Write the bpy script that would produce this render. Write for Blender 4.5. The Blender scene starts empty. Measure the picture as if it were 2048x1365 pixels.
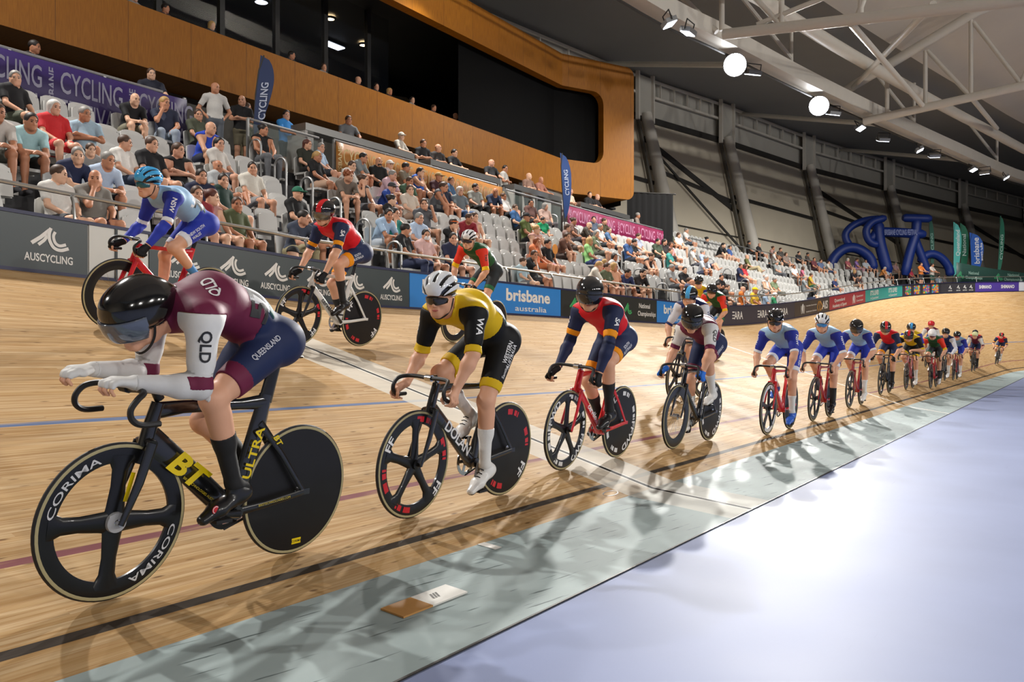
import bpy, bmesh, math, random
import numpy as np
from mathutils import Matrix, Vector
D = bpy.data; SC = bpy.context.scene; COL = SC.collection
PI = math.pi; R_ = math.radians
random.seed(7); rng = np.random.default_rng(5)

# ---------------------------------------------------------------- camera, world, exposure
CZ = 1.2594; PSI = 0.5905
cam = D.cameras.new('camera'); cam.sensor_width = 36; cam.lens = 1705.64/2048*36
cam.shift_y = 15.3/2048; cam.clip_start = .05; cam.clip_end = 400
co = D.objects.new('camera', cam); COL.objects.link(co)
co.location = (0, 0, CZ); co.rotation_euler = (PI/2, 0, PSI-PI/2); SC.camera = co
w = D.worlds.new('world'); SC.world = w; w.use_nodes = True
w.node_tree.nodes['Background'].inputs[0].default_value = (.9, .95, 1, 1)
w.node_tree.nodes['Background'].inputs[1].default_value = .12
vs = SC.view_settings; vs.view_transform = 'Standard'; vs.look = 'None'; vs.gamma = 1; vs.use_curve_mapping = False
vs.exposure = 0.68
LAMP_W = 440; OPP_W = 850

# ---------------------------------------------------------------- track geometry (numbers in metres)
TP = dict(o0=3.0028, z0=-1.1703, b0=.2637, bl=.0053, slr=9.38, b1=.8022, sb0=23.92, sb1=71.68,
          sk0=41.81, sk1=64.33, R=21.437, wb=.2238, wr=.8441, wbl=2.4182, W=7.2269, fh=.6725, wt=.8518, bt=.1048)
W = TP['W']
def _sm(t):
    t = np.clip(t, 0, 1); return t*t*(3-2*t)
SS = np.linspace(-20, 110, 1301)
_k = _sm((SS-TP['sk0'])/(TP['sk1']-TP['sk0']))/TP['R']
_ds = SS[1]-SS[0]; TH = np.cumsum(_k)*_ds
AA = SS[0]+np.cumsum(np.cos(TH))*_ds-_ds
OO = TP['o0']-np.cumsum(np.sin(TH))*_ds
BB = TP['b0']+TP['bl']*np.clip(TP['slr']-SS, 0, 99)+(TP['b1']-TP['b0'])*_sm((SS-TP['sb0'])/(TP['sb1']-TP['sb0']))
def at(s): return (np.interp(s, SS, AA), np.interp(s, SS, OO), np.interp(s, SS, TH), np.interp(s, SS, BB))
def T(s, t):
    a, o, th, b = at(s); z0 = CZ+TP['z0']
    if t >= 0: h = t*math.cos(b); z = z0+t*math.sin(b)
    else: h = t*math.cos(TP['bt']); z = z0+t*math.sin(TP['bt'])
    return np.array([a+math.sin(th)*h, o+math.cos(th)*h, z])
def nrm(s):
    th = at(s)[2]; return np.array([math.sin(th), math.cos(th), 0.])
def tan(s):
    th = at(s)[2]; return np.array([math.cos(th), -math.sin(th), 0.])
def stand(s, dd, z):                       # point a distance dd behind the outer fence at height z
    p = T(s, W)+nrm(s)*dd; p[2] = z; return p

# ---------------------------------------------------------------- helpers
def lin(c):
    if isinstance(c, str):
        c = NAMED.get(c, c); v = [int(c[i:i+2], 16)/255 for i in (1, 3, 5)]
        return tuple(x/12.92 if x <= .04045 else ((x+.055)/1.055)**2.4 for x in v)
    return tuple(c)
NAMED = dict(black='#131316', white='#e2e0dc', red='#c8262b', olive='#4c5140', navy='#1c2548', yellow='#e0b414')
MATS = {}
def mat(name, col=None, rough=.5, metal=0, spec=.5, emit=0, coat=0, alpha=1, noise=0, nscale=30, bump=0, trans=0):
    """procedural material; col None takes the colour set on each object"""
    if name in MATS: return MATS[name]
    m = D.materials.new(name); m.use_nodes = True; nt = m.node_tree; b = nt.nodes['Principled BSDF']
    b.inputs['Roughness'].default_value = rough; b.inputs['Metallic'].default_value = metal
    b.inputs['Specular IOR Level'].default_value = spec; b.inputs['Coat Weight'].default_value = coat
    b.inputs['Coat Roughness'].default_value = .08
    b.inputs['Alpha'].default_value = alpha; b.inputs['Transmission Weight'].default_value = trans
    src = None
    if col is None:
        oi = nt.nodes.new('ShaderNodeObjectInfo'); src = oi.outputs['Color']
    else: b.inputs['Base Color'].default_value = (*lin(col), 1)
    if noise or bump:
        tc = nt.nodes.new('ShaderNodeTexCoord'); nz = nt.nodes.new('ShaderNodeTexNoise')
        nz.inputs['Scale'].default_value = nscale; nz.inputs['Detail'].default_value = 3
        nt.links.new(tc.outputs['Object'], nz.inputs['Vector'])
        if noise:
            mr = nt.nodes.new('ShaderNodeMapRange'); mr.inputs['To Min'].default_value = 1-noise; mr.inputs['To Max'].default_value = 1+noise
            nt.links.new(nz.outputs[0], mr.inputs['Value'])
            mx = nt.nodes.new('ShaderNodeMix'); mx.data_type = 'RGBA'; mx.blend_type = 'MULTIPLY'; mx.inputs['Factor'].default_value = 1
            if src: nt.links.new(src, mx.inputs['A'])
            else: mx.inputs['A'].default_value = (*lin(col), 1)
            nt.links.new(mr.outputs[0], mx.inputs['B']); src = mx.outputs['Result']
        if bump:
            bp = nt.nodes.new('ShaderNodeBump'); bp.inputs['Strength'].default_value = bump; bp.inputs['Distance'].default_value = .004
            nt.links.new(nz.outputs[0], bp.inputs['Height']); nt.links.new(bp.outputs[0], b.inputs['Normal'])
    if src: nt.links.new(src, b.inputs['Base Color'])
    if emit:
        b.inputs['Emission Strength'].default_value = emit; b.inputs['Emission Color'].default_value = (*lin(col), 1)
    MATS[name] = m; return m

class MB:
    """collects shapes and links them as one mesh object"""
    def __init__(s): s.v = []; s.f = []
    def add(s, V, F):
        n = len(s.v); s.v.extend([tuple(p) for p in V]); s.f.extend([tuple(i+n for i in f) for f in F]); return s
    def box(s, c, size, M=None):
        x, y, z = [k/2 for k in size]
        V = np.array([(i*x, j*y, k*z) for i in (-1, 1) for j in (-1, 1) for k in (-1, 1)])
        if M is not None: V = V@np.array(M).T
        return s.add(V+np.array(c), [(0, 1, 3, 2), (4, 6, 7, 5), (0, 4, 5, 1), (2, 3, 7, 6), (0, 2, 6, 4), (1, 5, 7, 3)])
    def bar(s, a, b, w, h, up=(0, 0, 1)):       # box beam from a to b
        a, b = np.array(a, float), np.array(b, float); d = b-a; L = np.linalg.norm(d); d /= L
        u = np.array(up, float); l = np.cross(u, d); l /= np.linalg.norm(l); u = np.cross(d, l)
        return s.box((a+b)/2, (L, w, h), np.array([d, l, u]).T)
    def tube(s, pts, r, n=8, cap=True, closed=False, lat=None):
        """round or elliptic tube; r number, list of numbers or list of (lateral, height)"""
        P = np.array(pts, float); k = len(P)
        rr = [r]*k if np.isscalar(r) or isinstance(r, tuple) else list(r)
        if closed: tg = np.roll(P, -1, 0)-np.roll(P, 1, 0)
        else: tg = np.gradient(P, axis=0)
        tg /= np.linalg.norm(tg, axis=1)[:, None]+1e-12
        ref = np.array(lat if lat is not None else ((0, 0, 1) if abs(tg[0][2]) < .9 else (1, 0, 0)), float)
        V = []
        for i in range(k):
            a = ref-tg[i]*(ref@tg[i]); a /= np.linalg.norm(a)+1e-12; b = np.cross(tg[i], a)
            if lat is None: ref = a
            ra, rb = (rr[i], rr[i]) if np.isscalar(rr[i]) else rr[i]
            for j in range(n):
                q = 2*PI*j/n; V.append(P[i]+a*ra*math.cos(q)+b*rb*math.sin(q))
        F = []
        for i in range(k if closed else k-1):
            i2 = (i+1) % k
            for j in range(n): F.append((i*n+j, i*n+(j+1) % n, i2*n+(j+1) % n, i2*n+j))
        if cap and not closed: F += [tuple(range(n))[::-1], tuple((k-1)*n+j for j in range(n))]
        return s.add(V, F)
    def lathe(s, prof, n=32, c=(0, 0, 0), axis='y', closed=False):
        """profile of (radius, along-axis) turned about an axis"""
        V = []; k = len(prof)
        for i in range(n):
            q = 2*PI*i/n; ca, sa = math.cos(q), math.sin(q)
            for r, h in prof:
                V.append((r*ca+c[0], h+c[1], r*sa+c[2]) if axis == 'y' else ((r*ca+c[0], r*sa+c[1], h+c[2]) if axis == 'z' else (h+c[0], r*ca+c[1], r*sa+c[2])))
        F = [(i*k+j, i*k+(j+1) % k, ((i+1) % n)*k+(j+1) % k, ((i+1) % n)*k+j) for i in range(n) for j in range(k if closed else k-1)]
        return s.add(V, F)
    def ell(s, c, r, n=12, m=8, M=None):
        V = []
        for i in range(m+1):
            p = PI*i/m
            for j in range(n):
                q = 2*PI*j/n; V.append((r[0]*math.sin(p)*math.cos(q), r[1]*math.sin(p)*math.sin(q), r[2]*math.cos(p)))
        V = np.array(V)
        if M is not None: V = V@np.array(M).T
        F = [(i*n+j, (i+1)*n+j, (i+1)*n+(j+1) % n, i*n+(j+1) % n) for i in range(m) for j in range(n)]
        return s.add(V+np.array(c), F)
    def prism(s, poly, fn, h0, h1):             # polygon extruded from depth h0 to h1 through fn(x, y, h)
        n = len(poly); V = [fn(x, y, h0) for x, y in poly]+[fn(x, y, h1) for x, y in poly]
        return s.add(V, [tuple(range(n))[::-1], tuple(range(n, 2*n))]+[(i, (i+1) % n, n+(i+1) % n, n+i) for i in range(n)])
    def mesh(s, name, smooth=True):
        me = D.meshes.new(name); me.from_pydata(s.v, [], s.f); me.validate()
        bm = bmesh.new(); bm.from_mesh(me); bmesh.ops.recalc_face_normals(bm, faces=bm.faces); bm.to_mesh(me); bm.free()
        if smooth:
            me.polygons.foreach_set('use_smooth', [True]*len(me.polygons))
            try: me.set_sharp_from_angle(angle=R_(40))
            except Exception: pass
        return me
    def build(s, name, m, parent=None, col=None, smooth=True): return link(name, s.mesh(name, smooth), m, parent, col)

def link(name, me, m, parent=None, col=None):
    o = D.objects.new(name, me); COL.objects.link(o)
    if m and not len(me.materials): me.materials.append(m)
    elif m and me.materials[0] != m:
        o.material_slots[0].link = 'OBJECT'; o.material_slots[0].material = m
    if col is not None: o.color = (*lin(col), 1)
    if parent is not None: o.parent = parent
    return o
def tag(o, label=None, cat=None, group=None, kind=None):
    if label: o['label'] = label
    if cat: o['category'] = cat
    if group: o['group'] = group
    if kind: o['kind'] = kind
    return o
def thing(name, label, cat, loc=(0, 0, 0), group=None, M=None):
    o = D.objects.new(name, None); COL.objects.link(o); o.empty_display_size = .1
    if M is not None: o.matrix_world = M
    else: o.location = loc
    return tag(o, label, cat, group)
def struct(o): o['kind'] = 'structure'; return o
def frameM(o, x, y, z):                          # 4x4 from origin and axes
    m = Matrix.Identity(4)
    for i in range(3): m[i][0], m[i][1], m[i][2], m[i][3] = x[i], y[i], z[i], o[i]
    return m
def npmesh(name, V, F):                          # fast quad mesh
    me = D.meshes.new(name); me.vertices.add(len(V)); me.vertices.foreach_set('co', np.asarray(V, np.float32).ravel())
    me.loops.add(F.size); me.loops.foreach_set('vertex_index', np.asarray(F, np.int32).ravel())
    me.polygons.add(len(F)); me.polygons.foreach_set('loop_start', np.arange(0, F.size, 4, dtype=np.int32))
    me.polygons.foreach_set('use_smooth', np.ones(len(F), bool)); me.update(calc_edges=True); me.validate(); return me

# lettering -------------------------------------------------------------------------------------------
_TX = {}
def text_geo(s, bold=0., cell=0, shear=0):
    """flat letter mesh, cap height 1, centred on x, baseline y = 0"""
    key = (s, bold, cell, shear)
    if key in _TX: return _TX[key]
    cu = D.curves.new('t', 'FONT'); cu.body = s; cu.align_x = 'CENTER'; cu.resolution_u = 3; cu.offset = bold; cu.shear = shear; cu.size = 1.38
    cu.fill_mode = 'FRONT' if hasattr(cu, 'fill_mode') else cu.fill_mode
    ob = D.objects.new('t', cu); COL.objects.link(ob); dg = bpy.context.evaluated_depsgraph_get(); dg.update()
    me = D.meshes.new_from_object(ob.evaluated_get(dg)); D.objects.remove(ob); D.curves.remove(cu)
    bm = bmesh.new(); bm.from_mesh(me); D.meshes.remove(me)
    bmesh.ops.remove_doubles(bm, verts=bm.verts, dist=1e-5)
    if cell and bm.verts:
        for ax in (0, 1):
            cs = [v.co[ax] for v in bm.verts]; lo, hi = min(cs), max(cs); k = int((hi-lo)/cell)
            for i in range(1, k+1):
                c = [0, 0, 0]; c[ax] = lo+(hi-lo)*i/(k+1); n = [0, 0, 0]; n[ax] = 1
                bmesh.ops.bisect_plane(bm, geom=bm.verts[:]+bm.edges[:]+bm.faces[:], plane_co=c, plane_no=n)
    bm.verts.index_update()
    V = np.array([v.co[:2] for v in bm.verts]).reshape(-1, 2); F = [[v.index for v in f.verts] for f in bm.faces]; bm.free()
    _TX[key] = (V, F); return V, F
def letters(mb, s, h, fn, x0=0, y0=0, bold=.02, cell=0, width=None, shear=0, cond=1):
    """add lettering of cap height h mapped through fn(x, y)"""
    V, F = text_geo(s, bold, cell, shear)
    if not len(V): return mb
    sx = h*cond
    if width: sx = width/(V[:, 0].max()-V[:, 0].min())
    return mb.add([fn(x0+x*sx, y0+y*h) for x, y in V], F)
def ribbon(mb, pts, w, fn):
    """stroke of width w along a flat path, mapped through fn(x, y)"""
    P = np.array(pts, float); t = np.gradient(P, axis=0); t /= np.linalg.norm(t, axis=1)[:, None]; n = np.stack([-t[:, 1], t[:, 0]], 1)
    V = []
    for p, q in zip(P, n): V += [fn(*(p+q*w/2)), fn(*(p-q*w/2))]
    return mb.add(V, [(2*i, 2*i+1, 2*i+3, 2*i+2) for i in range(len(P)-1)])
def spl(pts, n=6):                                # smooth path through points
    P = np.array(pts, float); Q = np.vstack([2*P[0]-P[1], P, 2*P[-1]-P[-2]]); out = []
    for i in range(1, len(Q)-2):
        for k in range(n):
            t = k/n; a, b, c, d = Q[i-1], Q[i], Q[i+1], Q[i+2]
            out.append(.5*((2*b)+(c-a)*t+(2*a-5*b+4*c-d)*t*t+(3*b-a-3*c+d)*t**3))
    out.append(P[-1]); return np.array(out)
def logo_peak(mb, h, fn, x0=0, y0=0):
    """three-stroke peak and arc mark, height h, base at y0, centred on x0"""
    k = h/270.; g = lambda pts: [((x-460)*k+x0, (635-y)*k+y0) for x, y in pts]
    ribbon(mb, g([(258, 577), (360, 500), (478, 390)]), 42*k, fn)
    ribbon(mb, g([(335, 588), (400, 530), (452, 455)]), 36*k, fn)
    def up(x, y):
        a, b, c = fn(x, y), fn(x+.01, y), fn(x, y+.01); return A3(a)+unit(np.cross(A3(b)-A3(a), A3(c)-A3(a)))*.0025
    ribbon(mb, g(spl([(478, 378), (458, 440), (462, 520), (510, 600), (590, 622), (685, 590)])), 38*k, up)
    ribbon(mb, g(spl([(528, 415), (508, 470), (528, 540), (580, 570), (655, 548)])), 34*k, fn)

# signed-distance modelling of bodies -----------------------------------------------------------------------
def surfnet(F, org, h):
    s = F < 0; nx, ny, nz = F.shape
    cs = [(i, j, k) for i in (0, 1) for j in (0, 1) for k in (0, 1)]
    cnt = np.zeros((nx-1, ny-1, nz-1), np.int8)
    for i, j, k in cs: cnt += s[i:nx-1+i, j:ny-1+j, k:nz-1+k]
    act = (cnt > 0) & (cnt < 8); pts = np.argwhere(act); idx = np.full(act.shape, -1, np.int32); idx[act] = np.arange(len(pts))
    v = [F[pts[:, 0]+i, pts[:, 1]+j, pts[:, 2]+k] for i, j, k in cs]; acc = np.zeros((len(pts), 3)); num = np.zeros(len(pts))
    for a in range(8):
        for b in range(a+1, 8):
            if sum(abs(cs[a][q]-cs[b][q]) for q in range(3)) != 1: continue
            m = (v[a] < 0) != (v[b] < 0); t = np.where(m, v[a]/np.where(m, v[a]-v[b], 1), 0)
            p = np.array(cs[a])+(np.array(cs[b])-np.array(cs[a]))*t[:, None]; acc[m] += p[m]; num[m] += 1
    V = np.array(org)+h*(pts+acc/np.maximum(num, 1)[:, None]); Q = []
    A = s[:-1, 1:-1, 1:-1] != s[1:, 1:-1, 1:-1]; i, j, k = np.nonzero(A); j += 1; k += 1
    q = np.stack([idx[i, j-1, k-1], idx[i, j, k-1], idx[i, j, k], idx[i, j-1, k]], 1); f = s[i, j, k]; q[~f] = q[~f][:, ::-1]; Q.append(q)
    A = s[1:-1, :-1, 1:-1] != s[1:-1, 1:, 1:-1]; i, j, k = np.nonzero(A); i += 1; k += 1
    q = np.stack([idx[i-1, j, k-1], idx[i-1, j, k], idx[i, j, k], idx[i, j, k-1]], 1); f = s[i, j, k]; q[~f] = q[~f][:, ::-1]; Q.append(q)
    A = s[1:-1, 1:-1, :-1] != s[1:-1, 1:-1, 1:]; i, j, k = np.nonzero(A); i += 1; j += 1
    q = np.stack([idx[i-1, j-1, k], idx[i, j-1, k], idx[i, j, k], idx[i-1, j, k]], 1); f = s[i, j, k]; q[~f] = q[~f][:, ::-1]; Q.append(q)
    return V, np.concatenate(Q)
A3 = lambda p: np.array(p, float)
def unit(v): v = A3(v); return v/(np.linalg.norm(v)+1e-12)
class Cap:                                        # tapered capsule
    def __init__(s, a, b, ra, rb=None):
        s.a, s.b = A3(a), A3(b); s.ra = ra; s.rb = ra if rb is None else rb; r = max(s.ra, s.rb)
        s.lo = np.minimum(s.a, s.b)-r; s.hi = np.maximum(s.a, s.b)+r; s.d = s.b-s.a; s.L2 = s.d@s.d+1e-12; s.L = math.sqrt(s.L2)
    def t(s, x, y, z): return ((x-s.a[0])*s.d[0]+(y-s.a[1])*s.d[1]+(z-s.a[2])*s.d[2])/s.L2
    def rad(s, x, y, z):
        t = s.t(x, y, z); return np.sqrt((x-s.a[0]-t*s.d[0])**2+(y-s.a[1]-t*s.d[1])**2+(z-s.a[2]-t*s.d[2])**2)
    def __call__(s, x, y, z):
        t = np.clip(s.t(x, y, z), 0, 1)
        return np.sqrt((x-s.a[0]-t*s.d[0])**2+(y-s.a[1]-t*s.d[1])**2+(z-s.a[2]-t*s.d[2])**2)-(s.ra+(s.rb-s.ra)*t)
class Ell:                                        # ellipsoid, axes as rows of M
    def __init__(s, c, r, M=None):
        s.c, s.r = A3(c), A3(r); s.M = np.eye(3) if M is None else np.array(M, float); m = max(r); s.lo = s.c-m; s.hi = s.c+m
    def __call__(s, x, y, z):
        p = [(x-s.c[0])*m[0]+(y-s.c[1])*m[1]+(z-s.c[2])*m[2] for m in s.M]
        q = np.sqrt(sum((p[i]/s.r[i])**2 for i in range(3))); g = np.sqrt(sum((p[i]/s.r[i]**2)**2 for i in range(3)))
        return q*(q-1)/np.maximum(g, 1e-6)
class Loft:                                       # elliptic trunk section between two ellipses
    def __init__(s, a, b, lat, ra, rb):
        s.a, s.b = A3(a), A3(b); d = s.b-s.a; s.L = np.linalg.norm(d); s.d = d/s.L; s.l = unit(A3(lat)-s.d*(A3(lat)@s.d)); s.u = np.cross(s.d, s.l)
        s.ra, s.rb = ra, rb; m = max(*ra, *rb); s.lo = np.minimum(s.a, s.b)-m; s.hi = np.maximum(s.a, s.b)+m
    def __call__(s, x, y, z):
        X, Y, Z = x-s.a[0], y-s.a[1], z-s.a[2]; t = X*s.d[0]+Y*s.d[1]+Z*s.d[2]; pl = X*s.l[0]+Y*s.l[1]+Z*s.l[2]; pu = X*s.u[0]+Y*s.u[1]+Z*s.u[2]
        c = np.clip(t/s.L, 0, 1); w = s.ra[0]+(s.rb[0]-s.ra[0])*c; h = s.ra[1]+(s.rb[1]-s.ra[1])*c; e = t-c*s.L; m = np.minimum(w, h)
        q = np.sqrt((pl/w)**2+(pu/h)**2+(e/m)**2); g = np.sqrt((pl/w**2)**2+(pu/h**2)**2+(e/m**2)**2)
        return q*(q-1)/np.maximum(g, 1e-6)
def smin(a, b, k):
    if k <= 0: return np.minimum(a, b)
    h = np.maximum(k-np.abs(a-b), 0)/k; return np.minimum(a, b)-h*h*k*.25
class Field:
    def __init__(s, lo, hi, h):
        s.h = h; s.lo = A3(lo); n = [int(math.ceil((hi[i]-lo[i])/h))+1 for i in range(3)]
        s.ax = [s.lo[i]+h*np.arange(n[i]) for i in range(3)]; s.F = np.full(n, .5, np.float32)
    def sub(s, lo, hi):
        return tuple(slice(max(0, int((lo[i]-s.lo[i])/s.h)), max(1, min(len(s.ax[i]), int((hi[i]-s.lo[i])/s.h)+2))) for i in range(3))
    def xyz(s, sl): return s.ax[0][sl[0]][:, None, None], s.ax[1][sl[1]][None, :, None], s.ax[2][sl[2]][None, None, :]
    def add(s, p, k=.02, cut=False):
        g = .06+k; sl = s.sub(p.lo-g, p.hi+g); d = p(*s.xyz(sl)).astype(np.float32)
        s.F[sl] = -smin(-s.F[sl], d, k) if cut else smin(s.F[sl], d, k); return s
    def net(s, off=0, region=None, lo=None, hi=None):
        sl = s.sub(lo, hi) if lo is not None else (slice(None),)*3; G = s.F[sl]-off
        if region is not None: G = np.maximum(G, region(*s.xyz(sl)))
        G = np.pad(G, 1, constant_values=.5); org = [s.ax[i][sl[i]][0]-s.h for i in range(3)]
        return surfnet(G, org, s.h)
    def val(s, P):
        q = (P-s.lo)/s.h; n = np.array(s.F.shape)-2; i = np.clip(np.floor(q).astype(int), 0, n); f = np.clip(q-i, 0, 1); r = 0
        for a in (0, 1):
            for b in (0, 1):
                for c in (0, 1):
                    w_ = (f[:, 0] if a else 1-f[:, 0])*(f[:, 1] if b else 1-f[:, 1])*(f[:, 2] if c else 1-f[:, 2])
                    r = r+w_*s.F[i[:, 0]+a, i[:, 1]+b, i[:, 2]+c]
        return r
    def stick(s, P, n, off):                      # slide points along -n until they lie off above the surface
        P = np.array(P, float); n = unit(n)
        for _ in range(60):
            d = s.val(P)-off; P -= n*np.clip(d*.8, -.02, .03)[:, None]
        s.miss = np.abs(s.val(P)-off) > .004; return P
    def onto(s, mb, P, F, n, off):                # stuck lettering, leaving out what missed the body
        P = s.stick(P, n, off); F = [f for f in F if not any(s.miss[i] for i in f)]; u_ = sorted({i for f in F for i in f}); k = {i: j for j, i in enumerate(u_)}
        if F: mb.add([P[i] for i in u_], [[k[i] for i in f] for f in F])
        return bool(F)
def body_part(fl, name, m, parent, col, off=0, region=None, lo=None, hi=None):
    V, F = fl.net(off, region, lo, hi)
    if not len(F): return None
    return link(name, npmesh(name, V, F), m, parent, col)
# ---------------------------------------------------------------- surface materials
class NT:
    def __init__(s, name):
        s.m = D.materials.new(name); s.m.use_nodes = True; s.t = s.m.node_tree; s.b = s.t.nodes['Principled BSDF']; MATS[name] = s.m
    def n(s, typ, **k):
        o = s.t.nodes.new(typ)
        for a, v in k.items(): setattr(o, a, v)
        return o
    def put(s, sock, v):
        if isinstance(v, bpy.types.NodeSocket): s.t.links.new(v, sock)
        else: sock.default_value = v
    def math(s, op, a, b=0, c=0):
        o = s.n('ShaderNodeMath', operation=op)
        for i, v in enumerate((a, b, c)): s.put(o.inputs[i], v)
        return o.outputs[0]
    def mix(s, f, a, b, mode='MIX'):
        o = s.n('ShaderNodeMix', data_type='RGBA', blend_type=mode); s.put(o.inputs['Factor'], f)
        for k, v in (('A', a), ('B', b)): s.put(o.inputs[k], v if isinstance(v, bpy.types.NodeSocket) else (*lin(v), 1))
        return o.outputs['Result']
    def vec(s, x, y, z=0):
        o = s.n('ShaderNodeCombineXYZ'); [s.put(o.inputs[i], v) for i, v in enumerate((x, y, z))]; return o.outputs[0]
    def noise(s, v, scale=1, det=3):
        o = s.n('ShaderNodeTexNoise'); s.put(o.inputs['Vector'], v); o.inputs['Scale'].default_value = scale; o.inputs['Detail'].default_value = det; return o.outputs[0]
    def white(s, v):
        o = s.n('ShaderNodeTexWhiteNoise', noise_dimensions='3D'); s.put(o.inputs['Vector'], v); return o.outputs['Value']
    def map(s, v, a, b, c=0, d=1):
        o = s.n('ShaderNodeMapRange'); s.put(o.inputs[0], v)
        for i, k in enumerate((a, b, c, d)): o.inputs[i+1].default_value = k
        return o.outputs[0]
    def band(s, v, c, hw):                       # 1 where |v-c| < hw
        return s.math('LESS_THAN', s.math('ABSOLUTE', s.math('SUBTRACT', v, c)), hw)
    def uv(s):
        o = s.n('ShaderNodeUVMap'); x = s.n('ShaderNodeSeparateXYZ'); s.t.links.new(o.outputs[0], x.inputs[0]); return x.outputs[0], x.outputs[1]
    def out(s, col, rough=None):
        s.put(s.b.inputs['Base Color'], col)
        if rough is not None: s.put(s.b.inputs['Roughness'], rough)
        return s.m
def finish_lines(N, u, v, col):                   # finish band, judging line, white cross line
    col = N.mix(N.math('MULTIPLY', N.band(u, 6.6, .45), .72), col, '#bdbab0')
    col = N.mix(N.math('MULTIPLY', N.band(u, 6.6, .052), .6), col, '#d8d6d0')
    col = N.mix(N.band(u, 6.6, .026), col, '#232321')
    return N.mix(N.band(N.math('SUBTRACT', u, N.math('MULTIPLY', v, .5)), 18.86, .045), col, '#dcd8cf')
N = NT('varnished_pine'); u, v = N.uv()
row = N.math('FLOOR', N.math('DIVIDE', v, .041)); off = N.math('MULTIPLY', N.white(N.vec(row, 3.1)), 9)
uu = N.math('ADD', u, off); seg = N.math('FLOOR', N.math('DIVIDE', uu, 3.7)); tone = N.white(N.vec(row, seg, 2))
g1 = N.noise(N.vec(N.math('MULTIPLY', uu, 1.1), N.math('MULTIPLY', v, 34), N.math('MULTIPLY', tone, 40)), 1, 5)
g2 = N.noise(N.vec(N.math('MULTIPLY', uu, 3.5), N.math('MULTIPLY', v, 210), tone), 1, 3)
col = N.mix(N.map(g1, .36, .64), '#8e6e45', '#bba27d'); col = N.mix(N.map(tone, 0, 1, 0, .7), col, '#aa8a5e')
col = N.mix(N.map(g2, .5, .68, 0, .5), col, '#86592c')
vo = N.n('ShaderNodeTexVoronoi', feature='F1'); N.put(vo.inputs['Vector'], N.vec(N.math('MULTIPLY', uu, 5), N.math('MULTIPLY', v, 19), row)); vo.inputs['Scale'].default_value = 1
kn = N.math('MULTIPLY', N.map(vo.outputs['Distance'], .08, .22, 1, 0), N.math('GREATER_THAN', N.white(vo.outputs['Position']), .42))
col = N.mix(N.math('MULTIPLY', kn, .75), col, '#4e3018')
gap = N.math('LESS_THAN', N.math('FRACT', N.math('DIVIDE', v, .041)), .035); col = N.mix(N.math('MULTIPLY', gap, .35), col, '#6d4a28')
st = N.noise(N.vec(N.math('MULTIPLY', u, 2), N.math('MULTIPLY', v, 1.2), 5), 1, 4)
wear = N.noise(N.vec(N.math('MULTIPLY', u, 1.5), N.math('MULTIPLY', v, 26), 9), 1, 4)
ln = N.map(wear, .35, .5, .45, .95)
col = N.mix(N.math('MULTIPLY', N.band(v, .2238, .028), .93), col, '#2c2b2b')
col = N.mix(N.math('MULTIPLY', N.band(v, .8441, .028), ln), col, '#74434a')
col = N.mix(N.math('MULTIPLY', N.band(v, 2.4182, .028), ln), col, '#4f6489')
col = finish_lines(N, u, v, col)
N.out(col, N.map(st, .3, .7, .66, .78)); N.b.inputs['Specular IOR Level'].default_value = .06
N = NT('teal_band_paint'); u, v = N.uv()
b1 = N.noise(N.vec(N.math('MULTIPLY', u, 1.3), N.math('MULTIPLY', v, 3), 1), 1, 4)
sc_ = N.noise(N.vec(N.math('ADD', N.math('MULTIPLY', u, 3.2), N.math('MULTIPLY', v, 5)), N.math('ADD', N.math('MULTIPLY', v, 42), N.math('MULTIPLY', u, 5)), 4), 1, 3)
col = N.mix(N.map(b1, .3, .7), '#8a9797', '#9ba7a7'); col = N.mix(N.map(sc_, .63, .70, 0, .85), col, '#3f4a4a')
col = finish_lines(N, u, v, col); N.out(col, N.map(b1, .3, .7, .6, .7)); N.b.inputs['Specular IOR Level'].default_value = .06
N = NT('lavender_floor'); tc = N.n('ShaderNodeTexCoord'); p = tc.outputs['Object']; b1 = N.noise(p, .7, 4)
mp = N.n('ShaderNodeMapping'); mp.inputs['Rotation'].default_value = (0, 0, .5); mp.inputs['Scale'].default_value = (1.2, 60, 1); N.put(mp.inputs['Vector'], p)
sc_ = N.noise(mp.outputs[0], 1, 2); col = N.mix(N.map(b1, .3, .7), '#78819f', '#828cac'); col = N.mix(N.map(sc_, .74, .78, 0, .5), col, '#666a8c')
N.out(col, N.map(b1, .3, .7, .52, .6)); N.b.inputs['Specular IOR Level'].default_value = .035
N = NT('oak_veneer'); tc = N.n('ShaderNodeTexCoord'); sx = N.n('ShaderNodeSeparateXYZ'); N.put(sx.inputs[0], tc.outputs['UV']); u, v = sx.outputs[0], sx.outputs[1]
pn = N.math('FLOOR', N.math('DIVIDE', u, 1.55)); tone = N.white(N.vec(pn, 1.7))
g = N.noise(N.vec(N.math('MULTIPLY', u, 55), N.math('MULTIPLY', v, 3), pn), 1, 4)
col = N.mix(N.map(g, .3, .7), '#834f08', '#a56a16'); col = N.mix(N.math('MULTIPLY', tone, .35), col, '#8a5208')
seam = N.math('LESS_THAN', N.math('FRACT', N.math('DIVIDE', u, 1.55)), .012); col = N.mix(N.math('MULTIPLY', seam, .7), col, '#5a3510')
N.out(col, .5); N.b.inputs['Specular IOR Level'].default_value = .3
CONC = mat('dark_concrete', '#3b3b3d', .8, noise=.15, nscale=4); STEEL = mat('brushed_steel', '#b9bab8', .3, .9, noise=.05, nscale=60)
GSTEEL = mat('painted_grey_steel', '#cac5ba', .5, noise=.05, nscale=3); GALV = mat('galvanised_steel', '#a9aaa9', .4, .7, noise=.08, nscale=12)
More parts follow.
